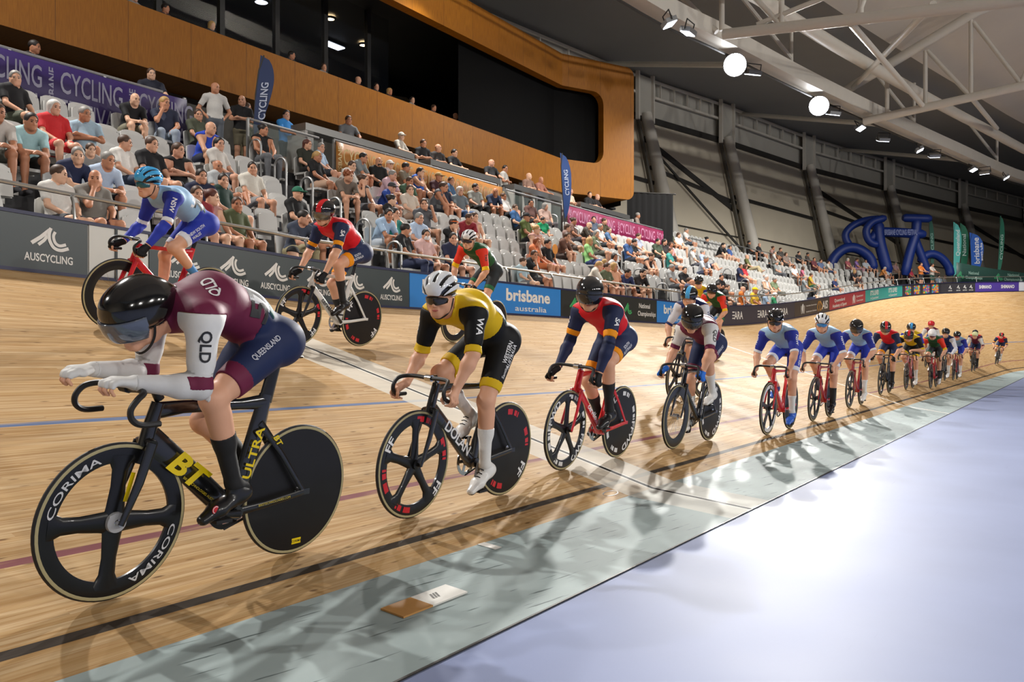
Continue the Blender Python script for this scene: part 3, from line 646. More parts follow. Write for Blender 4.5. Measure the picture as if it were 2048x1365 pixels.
# ---------------------------------------------------------------- floodlights
GLOW = mat('lamp_lens', '#f4f8ff', emit=25); DIMG = mat('lamp_lens_dim', '#e8f0ff', emit=5); HOUS = mat('lamp_housing', '#8d8f90', .4, .6, noise=.05)
def flood(p, aim, label, bright, power, size=.4):
    p = A3(p); z = unit(A3(aim)-p); x = unit(np.cross(z, (0, 0, 1))); y = np.cross(z, x); t = thing('floodlight', label, 'floodlight', M=frameM(p, x, y, z), group='gantry floodlights')
    h = .46 if bright else .3; w = .42 if bright else .3
    (MB().lathe([(.001, -.3), (.2, -.28), (.45, -.04), (.45, .0), (.001, -.0)], 28, axis='z') if bright else MB().box((0, 0, -.1), (w*2, h*1.3, .16))).build('housing', HOUS, t); (MB().lathe([(.001, .03), (.3, .02), (.42, 0), (.42, -.03)], 28, axis='z') if bright else MB().box((0, 0, -.005), (w*1.8, h*1.1, .02))).build('lens', GLOW if bright else DIMG, t)
    b = MB().tube([(-w*1.08, 0, -.08), (-w*1.08, 0, -.42), (w*1.08, 0, -.42), (w*1.08, 0, -.08)], .025, 6); b.build('bracket', DARK, t)
    if power:
        L = D.lights.new('flood', 'AREA'); L.energy = power; L.shape = 'DISK'; L.size = size; L.color = (1, .97, .92); L.spread = R_(50 if bright else 130)
        o = D.objects.new('flood_light', L); COL.objects.link(o); o.parent = t; o.location = (0, 0, .03); o.rotation_euler = (PI, 0, 0)
for i, (x, y, ax, ay, b, pw, lab) in enumerate([(32.08, 11.16, 2, 0, 1, 1.0, 'brightest round floodlight on the gantry, nearer the grandstand'), (39.6, 9.9, 4, 0, 1, 1.0, 'bright round floodlight further along the gantry'),
        (33.65, 10.99, 36, 14, 0, .8, 'small square floodlight just right of the brightest lamp'), (28.0, 11.43, 28, 15, 0, .5, 'square floodlight left of the brightest lamp'), (26.9, 11.6, 30, 8, 0, .3, 'tilted floodlight nearest the top edge of the photo'),
        (41.5, 9.76, 44, 13, 0, .75, 'small floodlight right of the second bright lamp'), (44.9, 9.2, 44, 3, 0, .9, 'square lamp third below the second bright lamp'), (48.2, 8.8, 52, 12, 0, .7, 'square lamp midway along the lower gantry'),
        (51.7, 7.5, 53, 2, 0, .7, 'long lamp under the middle of the gantry'), (53.8, 7.1, 59, 10, 0, .6, 'pinkish angled lamp under the middle of the gantry'), (59.2, 5.6, 58, 0, 0, .6, 'left one of the pair of lamps near the right edge'), (60.7, 5.1, 66, 4, 0, .5, 'right one of the pair of lamps near the right edge'), (63.1, 4.1, 64, -3, 0, .5, 'small round lamp closest to the right edge')]):
    flood((x, y, 12.2), (ax, ay, 0.5), lab, b, pw*LAMP_W)
def ring_lamp(p, aim, power, size=.4):
    L = D.lights.new('arena_lamp', 'AREA'); L.energy = power; L.shape = 'DISK'; L.size = size; L.color = (1, .96, .91); L.spread = R_(140)
    o = D.objects.new('arena_lamp', L); COL.objects.link(o); o.location = p; o.rotation_euler = Vector(A3(aim)-A3(p)).to_track_quat('-Z', 'Y').to_euler()
for x in (-9, 4.5, 20): ring_lamp((x, 16.3, 13.4), (x, 3, 0), LAMP_W*1.8)
for x in (-12, 2, 16, 30, 44): ring_lamp((x, -32, 13), (x*.8+4, 12, 3), OPP_W, .9)
# ---------------------------------------------------------------- track bicycles (x forward, y to the rider's left, z up; bottom bracket above the origin)
PAINT = mat('bike_paint', None, .22, coat=.6, noise=.03, nscale=30); CARB = mat('black_carbon', '#0c0c0d', .32, spec=.4, coat=.2, noise=.25, nscale=160)
RUB = mat('tyre_rubber', '#17171a', .6, noise=.1, nscale=80); TAN = mat('tan_sidewall', '#a59a72', .6, noise=.08, nscale=60); CHROME = mat('polished_alloy', '#c4c4c6', .18, 1, noise=.03)
TAPE = mat('bar_tape', '#0e0e10', .5, noise=.1, nscale=120); DECAL = mat('decal_ink', None, .35, noise=.02); DISC = mat('carbon_disc', '#131213', .45, spec=.3, coat=.1, noise=.12, nscale=90)
WR = .335; RA = (-.39, WR); FA = (.595, WR); BBZ = .283
_WM = {}
def wheel_mesh(kind):
    """list of (part name, mesh, material, sub parts); axis along y, centred at the hub"""
    if kind in _WM: return _WM[kind]
    P = []
    ring = lambda r0, w: [(r0+w*math.cos(q)*.95, w*math.sin(q)) for q in np.linspace(0, 2*PI, 9)[:-1]]
    P.append(('tyre', MB().lathe([(WR-.013+.0125*math.cos(q), .0115*math.sin(q)) for q in np.linspace(-1.25, 1.25, 7)], 64).mesh('tyre'), RUB))
    for sd in (1, -1):
        P.append(('tyre_sidewall', MB().lathe([(WR-.009, sd*.0112), (WR-.015, sd*.0132), (WR-.022, sd*.0118)], 64).mesh('tyre_sidewall'), TAN))
    if kind == 'disc':
        P.append(('disc', MB().lathe([(.001, .024), (.03, .023), (.15, .017), (.315, .0105), (.315, -.0105), (.15, -.017), (.03, -.023), (.001, -.024)], 64).mesh('disc'), DISC))
        P.append(('hub', MB().lathe([(.001, .062), (.012, .062), (.012, .024), (.026, .024), (.026, .02)], 20).lathe([(.026, -.02), (.012, -.03), (.012, -.062), (.001, -.062)], 20).mesh('hub'), CHROME))
    else:
        dp = .09 if kind == 'deep' else (.065 if kind == 'four' else .066)
        r0 = .316-dp
        P.append(('rim', MB().lathe([(.316, .0105), (.316-dp*.45, .0125), (r0, .006), (r0, -.006), (.316-dp*.45, -.0125), (.316, -.0105)], 64, closed=True).mesh('rim'), CARB))
        if kind == 'deep':
            m = MB()
            for i in range(18):
                q = 2*PI*i/18+.1; sd = 1 if i % 2 else -1; m.tube([(.022*math.cos(q+.9*sd), sd*.03, .022*math.sin(q+.9*sd)), (r0*math.cos(q), sd*.003, r0*math.sin(q))], .0011, 4)
            P.append(('wire_spokes', m.mesh('wire_spokes'), CHROME))
        else:
            nsp = 4 if kind == 'four' else 5
            for i in range(nsp):
                q = 2*PI*i/nsp+(.07 if nsp == 4 else .3); c, s_ = math.cos(q), math.sin(q); m = MB(); rs = [.015, .06, .15, .22, r0-.005, r0+.03]
                ws = [.05, .043, .034, .037, .05, .1] if nsp == 4 else [.05, .035, .027, .03, .05, .1]
                m.tube([(r*c, 0, r*s_) for r in rs], [(.014, w_) for w_ in ws], 12, lat=(0, 1, 0)); P.append(('blade_spoke', m.mesh('blade_spoke'), CARB))
        P.append(('hub', MB().lathe([(.001, .058), (.011, .058), (.011, .03), (.03, .026), (.03, -.026), (.011, -.03), (.011, -.058), (.001, -.058)], 20).mesh('hub'), CHROME if kind != 'five' else CARB))
        if kind == 'four': P.append(('hub_cover', MB().lathe([(.001, .0305), (.042, .027), (.044, .012)], 28).mesh('hub_cover'), mat('hub_grey', '#a3a3a6', .35, noise=.05)))
    _WM[kind] = P; return P
def ring_text(m, s, r, h, a0, y, bold=.02, cond=1, sg_=1):
    letters(m, s, h, lambda x, q: ((r+q)*math.cos(a0+x/r), y, (r+q)*math.sin(a0+x/r)), 0, 0, bold, .35, cond=cond)
def ring_block(m, a0, a1, r0, r1, y, n=6):
    q = np.linspace(a0, a1, n+1); m.add([(r*math.cos(a), y, r*math.sin(a)) for a in q for r in (r0, r1)], [(2*i, 2*i+1, 2*i+3, 2*i+2) for i in range(n)])
def wheel_decals(par, style, kind):
    y = .0128 if kind != 'disc' else .0133
    if style == 'corima' and kind == 'four':
        for a in (42, 222): m = MB(); ring_text(m, 'CORIMA', .266, .03, R_(a), .0137, .012, 1.85); m.build('rim_lettering', DECAL, par, '#c9c9cb')
    if style == 'corima' and kind == 'disc':
        m = MB(); m.add([(.03-.02, y, -.285), (-.03-.02, y, -.285), (-.03-.02, y, -.255), (.03-.02, y, -.255)], [(0, 1, 2, 3)]); m.build('yellow_sticker', DECAL, par, '#e6c800')
        m = MB(); letters(m, 'CORIMA', .012, lambda x, q: (-.02-x, y+.0006, -.276+q), 0, 0, .02); m.build('sticker_lettering', DECAL, par, '#1a1a10')
    if style in ('ffred', 'ffwhite'):
        rr = .238 if kind == 'disc' else .257; hh = .062 if kind == 'disc' else .052
        for a in (30, 218): m = MB(); ring_text(m, 'FF' if style == 'ffred' else 'FFWD', rr, hh, R_(a), y+.0005, .03, 1.3); m.build('rim_lettering', DECAL, par, '#e4e4e4')
        for b in (88, 275, 330, 150):
            for i, L in enumerate((10, 4, 7, 3)): m = MB(); ring_block(m, R_(b+i*9), R_(b+i*9+L), rr+.006, rr+(.045 if kind == 'disc' else .04), y+.0004); m.build('rim_dash', DECAL, par, '#c8202a' if style == 'ffred' else '#dededd')
    if style == 'white' :
        for a in (20, 200): m = MB(); ring_block(m, R_(a), R_(a+100), .255, .298, y+.0004, 14); m.build('rim_panel', DECAL, par, '#d8d8d8')
_BM = {}
def cmesh(key, fn):
    if key not in _BM: _BM[key] = fn().mesh(key)
    return _BM[key]
def frame_mb(g=1.):
    m = MB(); lat = (0, 1, 0)
    m.tube([(.462, 0, .672), (.25, 0, .50), (.08, 0, .345), (.0, 0, .283)], [(.024, .042*g), (.021, .037*g), (.024, .037*g), (.034, .04*g)], 14, lat=lat)
    m.tube([(.435, 0, .79), (.3, 0, .80), (.0, 0, .795), (-.15, 0, .80)], [(.022, .026*g), (.016, .02*g), (.015, .017*g), (.018, .026*g)], 12, lat=lat)
    m.tube([(0, 0, .283), (-.06, 0, .48), (-.115, 0, .68), (-.152, 0, .835)], [(.034, .04*g), (.02, .034*g), (.017, .034*g), (.017, .026*g)], 12, lat=lat)
    m.tube([(.475, 0, .64), (.452, 0, .735), (.425, 0, .825)], [(.028, .036), (.024, .034), (.026, .03)], 12, lat=lat)
    m.lathe([(.001, -.046), (.032, -.046), (.034, 0), (.032, .046), (.001, .046)], 18, (0, 0, .283))
    for k in (1, -1):
        m.tube([(-.02, k*.03, .285), (-.16, k*.045, .30), (-.385, k*.062, .335)], [(.011, .022), (.009, .017), (.007, .016)], 10, lat=lat)
        m.tube([(-.12, k*.014, .70), (-.25, k*.04, .535), (-.385, k*.06, .34)], [(.009, .02), (.008, .014), (.007, .014)], 10, lat=lat)
        m.box((-.395, k*.062, .335), (.06, .008, .03))
    return m
def fork_mb():
    m = MB(); m.tube([(.47, -.05, .655), (.47, 0, .668), (.47, .05, .655)], [(.02, .024)]*3, 10)
    for k in (1, -1): m.tube([(.472, k*.048, .66), (.525, k*.055, .50), (.575, k*.057, .38), (.597, k*.057, .33)], [(.010, .026), (.009, .022), (.008, .016), (.008, .014)], 10, lat=(0, 1, 0))
    return m
def bar_mb():
    m = MB()
    for k in (1, -1):
        p = spl([(.505, 0, .86), (.508, k*.08, .865), (.525, k*.16, .862), (.57, k*.195, .845), (.602, k*.2, .805), (.596, k*.203, .765), (.555, k*.205, .742), (.475, k*.207, .742)], 5); m.tube(p, .0128, 8)
    return m
def saddle_mb():
    m = MB(); m.tube([(-.325, 0, 1.022), (-.27, 0, 1.03), (-.2, 0, 1.022), (-.12, 0, 1.018), (-.045, 0, 1.012)], [(.055, .012), (.07, .022), (.055, .022), (.028, .02), (.014, .014)], 14, lat=(0, 1, 0))
    for k in (1, -1): m.tube([(-.28, k*.03, 1.0), (-.22, k*.022, .985), (-.1, k*.018, .998)], .004, 6)
    return m
def chainring_mb():
    m = MB(); m.lathe([(.098, -.002), (.098, .002), (.074, .0025), (.074, -.0025)], 40, (0, -.046, .283), closed=True)
    for i in range(5):
        q = 2*PI*i/5; m.bar((0, -.046, .283), (.08*math.cos(q), -.046, .283+.08*math.sin(q)), .022, .005, (0, 1, 0))
    return m
def chain_mb():
    m = MB()
    for z0, z1 in ((.098, .034), (-.098, -.034)): m.bar((0, -.046, .283+z0), (-.39, -.046, .335+z1), .006, .011)
    m.lathe([(.034, -.003), (.034, .003), (.001, .003), (.001, -.003)], 20, (-.39, -.046, .335)); return m
def bicycle(M, label, paint, fw, rw, style_f=None, style_r=None, crank=0, fork_col=None, bar_col='#0d0d0f', decal=None, detail=True, girth=1., bar_off=None):
    b = thing('track_bicycle', label, 'bicycle', M=M); link('frame', cmesh('frame', frame_mb) if girth == 1 else frame_mb(girth).mesh('frame'), PAINT, b, paint); link('fork', cmesh('fork', fork_mb), PAINT, b, fork_col or paint)
    hb = link('handlebar', cmesh('handlebar', bar_mb), TAPE, b, bar_col); link('saddle', cmesh('saddle', saddle_mb), TAPE, b)
    if bar_off: hb.location = bar_off; link('stem', MB().tube([(.42, 0, .84), (.45, 0, .885), (.505+bar_off[0], 0, .862+bar_off[2])], [.022, .022, .02], 10).mesh('stem'), TAPE, b)
    else: link('stem', cmesh('stem', lambda: MB().tube([(.425, 0, .835), (.445, 0, .865), (.505, 0, .862)], [.019, .019, .02], 10)), CHROME if decal and decal.get('alu') else TAPE, b)
    link('bar_clamp', cmesh('bar_clamp', lambda: MB().tube([(0, -.024, 0), (0, .024, 0)], .021, 12)), CHROME if not bar_off else TAPE, b).location = (.505+(bar_off[0] if bar_off else 0), 0, .862+(bar_off[2] if bar_off else 0))
    link('seatpost', cmesh('seatpost', lambda: MB().tube([(-.15, 0, .82), (-.19, 0, 1.005)], [(.012, .024), (.012, .02)], 10, lat=(0, 1, 0))) if girth == 1 else MB().tube([(-.15, 0, .8), (-.2, 0, 1.005)], [(.014, .042), (.014, .036)], 12, lat=(0, 1, 0)).mesh('seatpost'), CARB, b)
    link('chainring', cmesh('chainring', chainring_mb), CARB if style_f == 'corima' else CHROME, b); link('chain', cmesh('chain', chain_mb), RUB, b)
    for k in (1, -1):
        q = R_(crank)+(0 if k == 1 else PI); e = (.165*math.cos(q), BBZ+.165*math.sin(q)); c = MB().tube([(0, k*.06, BBZ), (e[0]*.5, k*.068, (BBZ+e[1])/2), (e[0], k*.078, e[1])], [(.011, .02), (.009, .014), (.01, .016)], 8, lat=(0, 1, 0)).build('crank_arm', CHROME if paint == '#16171a' else CARB, b)
        MB().box((e[0], k*.125, e[1]-.008), (.085, .075, .016)).build('pedal', RUB, c)
    for nm, kind, ax, st in (('front_wheel', fw, FA, style_f), ('rear_wheel', rw, RA, style_r)):
        e = D.objects.new(nm, None); COL.objects.link(e); e.parent = b; e.location = (ax[0], 0, ax[1]); e.rotation_euler = (0, random.uniform(-.3, .3) if not st else 0, 0); e.empty_display_size = .05
        for pn, me, mt in wheel_mesh(kind): link(pn, me, mt, e)
        if st and detail: wheel_decals(e, st, kind)
    if decal:
        for (s, o, dx, h, c, bold) in decal.get('text', []):
            ex = unit((dx[0], 0, dx[1])); ey = np.cross((0, 1, 0), ex); ey = -ey if ey[2] < 0 and abs(ex[0]) > .3 else ey
            ex_ = ex if True else ex; ey_ = np.cross(np.array([0, 1., 0]), ex_); m = MB(); letters(m, s, h, lambda x, y: A3((o[0], o[2], o[1]))+ex_*x+ey_*(y-h/2), 0, 0, bold, 0, shear=.25 if s == 'BT' else 0, cond=1.25 if s in ('BT', 'ULTRA') else 1); m.build('frame_lettering', DECAL, b, c)
        for pts, w_, c in decal.get('stripe', []):
            m = MB(); ribbon(m, pts, w_, lambda x, y: (x, .026, y)); m.build('frame_stripe', DECAL, b, c)
    return b
# ---------------------------------------------------------------- riders: one continuous body each, clothing as parts
SKIN = mat('skin', None, .48, spec=.35, noise=.06, nscale=14); LYCRA = mat('lycra', None, .6, spec=.2, noise=.05, nscale=40, bump=.04); KNIT = mat('knit_sock', None, .75, noise=.08, nscale=90)
SHOEM = mat('shoe_shell', None, .3, coat=.2, noise=.04, nscale=30); HELM = mat('helmet_shell', None, .13, coat=.6, noise=.02, nscale=10); LINER = mat('helmet_liner', '#0c0c0e', .5, noise=.1, nscale=40)
LENS = mat('tinted_lens', None, .05, coat=.9, metal=.35, noise=.05, nscale=6); HAIRM = mat('hair', None, .55, noise=.35, nscale=70, bump=.2); STRAP = mat('strap', '#101012', .6, noise=.1); BODYINK = mat('printed_lettering', None, .5, noise=.03)
Y = np.array([0, 1., 0]); Z3 = np.array([0, 0, 1.]); X3 = np.array([1., 0, 0])
def IK(a, b, l1, l2, hint):
    a, b = A3(a), A3(b); d = b-a; L = min(np.linalg.norm(d), (l1+l2)*.998); d = unit(d); x = (l1*l1-l2*l2+L*L)/(2*L); h = math.sqrt(max(l1*l1-x*x, 0)); n = A3(hint); n = unit(n-d*(n@d)); return a+d*x+n*h
def head_prims(c, f, l, u, face=True, s=1.):
    M = np.array([f, l, u]); P = lambda x, y, z: c+(f*x+l*y+u*z)*s; e = lambda p, r: Ell(P(*p), [q*s for q in r], M)
    A = [(e((-.012, 0, .03), (.098, .077, .092)), .03), (e((.03, 0, -.045), (.06, .055, .072)), .035), (Cap(P(.062, -.012, -.098), P(.062, .012, -.098), .022*s), .03), (e((-.005, .055, -.05), (.05, .022, .055)), .03), (e((-.005, -.055, -.05), (.05, .022, .055)), .03)]
    if face:
        A += [(Cap(P(.078, -.03, .02), P(.078, .03, .02), .014*s), .02), (Cap(P(.088, 0, .004), P(.108, 0, -.034), .008*s, .0125*s), .012), (Cap(P(.095, -.011, -.036), P(.095, .011, -.036), .008*s), .01),
              (Cap(P(.084, -.017, -.062), P(.084, .017, -.062), .008*s), .008), (Cap(P(.082, -.014, -.073), P(.082, .014, -.073), .0085*s), .008)]
        for k in (-1, 1): A += [(Ell(P(.062, k*.04, -.028), (.024*s, .02*s, .018*s), M), .02), (e((-.012, k*.08, -.012), (.02, .009, .031)), .008)]
    return A
def eye_cuts(c, f, l, u, s=1.): return [Ell(c+(f*.096+l*k*.031+u*.001)*s, (.013*s, .016*s, .010*s), np.array([f, l, u])) for k in (-1, 1)]
_HM = {}
def head_mesh(kind, h=.005):
    if kind in _HM: return _HM[kind]
    fl = Field((-.24, -.14, -.1), (.19, .14, .2), h)
    if kind.startswith('road'):
        out = Ell((-.012, 0, .055), (.146, .11, .102)); inn = Ell((-.01, 0, .028), (.116, .086, .098)); lim = lambda x, y, z: np.maximum(.002+.15*x-z, -(x*0+y*0+z)-.06)
        fl.add(out, 0)
        def reg(x, y, z):
            ph = np.arctan2(y, z+.03+0*x); r = np.sqrt(y**2+(z+.03)**2)+0*x; sl = np.full(np.broadcast(x, y, z).shape, 1.)
            for p0 in (0, .36, -.36, .7, -.7, 1.02, -1.02): sl = np.minimum(sl, np.maximum(np.abs(ph-p0*(1-.9*np.clip(-x-.05, 0, .1)))*r-.0105, np.abs(x+.005)-.118))
            return np.maximum(np.maximum(lim(x, y, z), -inn(x, y, z)), -sl)
        if kind == 'road': V, F = fl.net(0, reg)
        else: V, F = fl.net(-.011, lambda x, y, z: np.maximum(lim(x, y, z), -inn(x, y, z)))
    elif kind == 'aero' or kind == 'aero_stripe':
        fl.add(Ell((-.008, 0, .048), (.148, .112, .108)), 0); fl.add(Loft((-.06, 0, .05), (-.165, 0, .025), Y, (.085, .08), (.05, .045)), .06); inn = Ell((-.012, 0, .02), (.118, .088, .1))
        lim = lambda x, y, z: np.maximum(-.03+.42*np.maximum(x-.02, -.03)-z, -inn(x, y, z))
        if kind == 'aero': V, F = fl.net(0, lim)
        else: V, F = fl.net(.0016, lambda x, y, z: np.maximum(lim(x, y, z), np.maximum(np.abs(y-.012)-.03, .0-z+0*x)))
    elif kind == 'visor':
        o = Ell((-.004, 0, .02), (.153, .118, .125)); V, F = surf_region(fl, o, lambda x, y, z: np.maximum(np.maximum(-(o(x, y, z))-.011, .045-x+0*y+0*z), np.abs(z+.008)-.045+0*x+.25*np.maximum(y**2*0+.0, 0)))
    elif kind == 'glasses':
        o = Ell((0, 0, -.004), (.118, .085, .09)); V, F = surf_region(fl, o, lambda x, y, z: np.maximum(np.maximum(-(o(x, y, z))-.011, .05-x+0*y+0*z), np.abs(z+.006)-.028+.25*np.abs(y)*np.abs(y)*10+0*x))
    elif kind == 'nape_hair':
        o = Ell((-.016, 0, .012), (.101, .083, .088)); V, F = surf_region(fl, o, lambda x, y, z: np.maximum(x-.005+0*y+0*z, np.maximum(z-.02, -.055-z)+0*x))
    elif kind.startswith('hair'):
        o = Ell((-.018, 0, .04), (.108, .088, .097)); k = kind[5:]
        fl.add(o, 0)
        if k == 'long': fl = Field((-.24, -.16, -.32), (.19, .16, .2), h); fl.add(o, 0); fl.add(Loft((-.06, 0, .03), (-.09, 0, -.2), Y, (.09, .06), (.085, .035)), .05)
        if k == 'bob': fl = Field((-.24, -.16, -.2), (.19, .16, .2), h); fl.add(o, 0); fl.add(Loft((-.03, 0, .03), (-.035, 0, -.08), Y, (.1, .09), (.098, .08)), .04)
        if k == 'bun': fl.add(Ell((-.12, 0, .075), (.04, .04, .04)), .02)
        if k == 'pony': fl = Field((-.3, -.16, -.2), (.19, .16, .2), h); fl.add(o, 0); fl.add(Loft((-.1, 0, .06), (-.15, 0, -.1), Y, (.03, .03), (.022, .02)), .03)
        if k == 'curly':
            for i in range(26): a, b = 2.4*i, -1+2*i/26; r_ = math.sqrt(1-b*b*.6); fl.add(Ell((-.02+.09*math.cos(a)*r_, .085*math.sin(a)*r_, .06+.07*b), (.03, .03, .03)), .015)
        face = Ell((.09, 0, -.005), (.085, .074, .088)); cutz = {'short': -.02, 'bob': -.1, 'long': -.3, 'curly': -.03}.get(k, -.04)
        V, F = fl.net(0, lambda x, y, z: np.maximum(-face(x, y, z), np.maximum(cutz-z+0*x+0*y, np.where(z < .0, x-.015+0*y+0*z, -1) if k not in ('bob', 'long') else np.where(z < 0, x-.05+0*y+0*z, -1))))
    elif kind == 'beard':
        o = Ell((.032, 0, -.05), (.066, .063, .078)); V, F = surf_region(fl, o, lambda x, y, z: np.maximum(z+.052+0*x+0*y, .0-x+0*y+0*z))
    elif kind == 'mask':
        o = Ell((.034, 0, -.045), (.072, .064, .08)); V, F = surf_region(fl, o, lambda x, y, z: np.maximum(np.abs(z+.055)-.045+0*x+0*y, .035-x+0*y+0*z))
    elif kind == 'cap':
        fl.add(Ell((-.014, 0, .04), (.112, .092, .1)), 0); fl.add(Ell((.11, 0, .045), (.085, .075, .012)), .005); V, F = fl.net(0, lambda x, y, z: .03-z+0*x+0*y)
    elif kind == 'headband':
        o = Ell((-.014, 0, .035), (.112, .091, .1)); V, F = surf_region(fl, o, lambda x, y, z: np.abs(z-.055-.1*x)-.014+0*y)
    me = npmesh(kind, V, F); _HM[kind] = me; return me
def surf_region(fl, prim, reg):
    fl.add(prim, 0); return fl.net(0, reg)
def strap_mesh():
    if 'strap' not in _HM: _HM['strap'] = MB().tube(spl([(.0, .088, .0), (.012, .078, -.06), (.03, .05, -.105), (.04, 0, -.13), (.03, -.05, -.105), (.012, -.078, -.06), (0, -.088, 0)], 4), .005, 5).mesh('strap')
    return _HM['strap']
def fingers_grip(G, b, Wr, side):
    G, b, Wr = A3(G), unit(b), A3(Wr); e2 = Wr-G; e2 = unit(e2-b*(e2@b)); e3 = np.cross(b, e2); e3 = e3 if e3[1]*side > 0 else -e3; pol = lambda a, r: (e2*math.cos(R_(a))+e3*math.sin(R_(a)))*r
    A = [(Loft(Wr, G+pol(35, .036), b, (.027, .022), (.041, .017)), .015)]; q = []
    for i, (ln, r) in enumerate([(.93, .0088), (1, .0095), (.98, .0096), (.9, .009)]):
        o = G+b*((i-1.5)*.0205); p = [o+pol(a, rr) for a, rr in ((38, .036), (92*ln, .036), (150*ln, .03), (208*ln, .027))]; q += [(Cap(p[j], p[j+1], r*(1-.07*j), r*(.93-.07*j)), .004) for j in range(3)]
    p = [G+b*.012+pol(5, .045), G+b*.04+pol(-35, .037), G+b*.042+pol(-85, .032), G+b*.032+pol(-130, .027)]
    q += [(Cap(p[j], p[j+1], .0115-.001*j), .006) for j in range(3)]; return A, q
def fingers_tt(Wr, d, s, n, side):
    Wr, d, s, n = A3(Wr), unit(d), unit(s), unit(n); A = [(Loft(Wr, Wr+d*.088, s, (.027, .02), (.041, .016)), .015)]; q = []
    for i, (ln, r) in enumerate([(.95, .009), (1.05, .0098), (1, .0096), (.82, .0088)]):
        o = Wr+d*(.09-.006*abs(i-1.2))-s*side*(.031-.0205*i); p = [o, o+d*.036*ln-n*.012, o+d*.046*ln-n*.038, o+d*.03*ln-n*.055]; q += [(Cap(p[j], p[j+1], r*(1-.06*j)), .003) for j in range(3)]
    o = Wr+d*.03-s*side*.03; p = [o, o+d*.035-s*side*.012-n*.008, o+d*.065-s*side*.006-n*.012, o+d*.088-n*.016]; q += [(Cap(p[j], p[j+1], .0115-.0012*j), .006) for j in range(3)]; return A, q
def rider(M, label, J, K, h=.012, cat='cyclist'):
    root = thing('rider', label, cat, M=M); hx, hz = J['hip']; hip = A3((hx, 0, hz)); sk = K.get('skin', '#d8a384')
    S = {1: A3(J['shL']), -1: A3(J['shR'])}; Wr = {1: A3(J['wrL']), -1: A3(J['wrR'])}; E = {}
    for k, n in ((1, 'elL'), (-1, 'elR')): E[k] = A3(J[n]) if n in J else IK(S[k], Wr[k], .30, .265, J.get('elh', (-.25, k*.8, -.5)))
    hc = A3(J['hc']); f = unit(J['hf']); l = unit(np.cross(J.get('hu', (0, 0, 1)), f)); u = np.cross(f, l)
    c7 = (S[1]+S[-1])/2; ax = unit(c7-hip); bk = unit(Z3*1-ax*ax[2]); c7 = c7+bk*.02-ax*.0; arch = J.get('arch', .05)
    sp = [hip+bk*.01, hip+(c7-hip)*.36+bk*arch*.9, hip+(c7-hip)*.72+bk*arch, c7+bk*.012]; wd = K.get('w', 1)
    tp = [(Loft(hip-ax*.03, sp[1], Y, (.15*wd, .118), (.128*wd, .104)), .06), (Loft(sp[1], sp[2], Y, (.128*wd, .104), (.152*wd, .118)), .06), (Loft(sp[2], sp[3], Y, (.152*wd, .118), (.135*wd, .085)), .06)]
    for k in (1, -1): tp += [(Cap(sp[3]+Y*k*.06, S[k], .082, .064), .05), (Cap(S[k]*.9+sp[2]*.1, sp[2]+Y*k*.085, .066, .06), .06), (Ell(hip+A3((-.05, k*.075, .0)), (.108, .084, .102)), .05)]
    neckb = hc-f*.03-u*.06; ap = []; lp = []; hp = []; legs = {}
    for k in (1, -1):
        fd = E[k]+(Wr[k]-E[k])*.3; ap += [(Cap(S[k], E[k], .056, .041), .04), (Cap(S[k]+(E[k]-S[k])*.25, S[k]+(E[k]-S[k])*.6, .05, .047), .03), (Cap(E[k], fd, .041, .043), .03), (Cap(fd, Wr[k], .043, .027), .03)]
        q = R_(J['crank'])+(0 if k == 1 else PI); ped = A3((.165*math.cos(q), k*.122, BBZ+.165*math.sin(q))); ph = R_(J.get('pitch', 16)+10*math.sin(q)*-1 if 'pitch' not in J else J['pitch']); ft = A3((math.cos(ph), 0, -math.sin(ph))); fu = A3((math.sin(ph), 0, math.cos(ph)))
        ball = ped+fu*.034; ank = ball-ft*.108+fu*.088; heel = ball-ft*.155+fu*.004; toe = ball+ft*.07-fu*.004; h0 = hip+A3((.0, k*.088, -.01)); kn = IK(h0, ank, .445, .425, (1, k*.12, .25))
        legs[k] = (h0, kn, ank, ball, heel, toe, ft, fu); cb = unit(np.cross(np.cross(kn-ank, X3), kn-ank)); cb = -cb if cb[0] > 0 else cb
        lp += [(Cap(h0, kn, .087, .054), .05), (Cap(h0+(kn-h0)*.3+Z3*.02, h0+(kn-h0)*.72+Z3*.012, .075, .058), .04), (Ell(kn, (.054, .052, .056)), .03), (Cap(kn, ank, .05, .033), .03), (Cap(kn+(ank-kn)*.2+cb*.014, kn+(ank-kn)*.5+cb*.01, .05, .042), .035), (Cap(ank, heel+fu*.03, .033, .03), .02), (Cap(heel+fu*.03, ball+fu*.005, .03, .033), .02), (Cap(ball, toe, .032, .024), .02)]
        if J.get('tt'): a, g = fingers_tt(Wr[k], J['tt'][0 if k == 1 else 1], (0, 1, 0), (0, 0, 1), k)
        else: a, g = fingers_grip(J.get('gL' if k == 1 else 'gR', (.545, k*.206, .742)), (1, 0, .1), Wr[k], k)
        hp.append((a, g))
    allp = tp+ap+lp; pts = [p.lo for p, _ in allp]+[hc-.2]; pth = [p.hi for p, _ in allp]+[hc+.2]+[g.hi for _, G in hp for g, _ in G]
    lo = np.min(pts, 0)-.03; hi = np.max(pth, 0)+.03; fl = Field(lo, hi, h)
    for p, k in tp+ap+lp: fl.add(p, k)
    fl.add(Cap(c7+bk*.0+ax*.01, neckb, .064, .055), .04)
    for p, k in head_prims(hc, f, l, u, face=h < .013): fl.add(p, k)
    if h < .009:
        for e in eye_cuts(hc, f, l, u): fl.add(e, .006, cut=True)
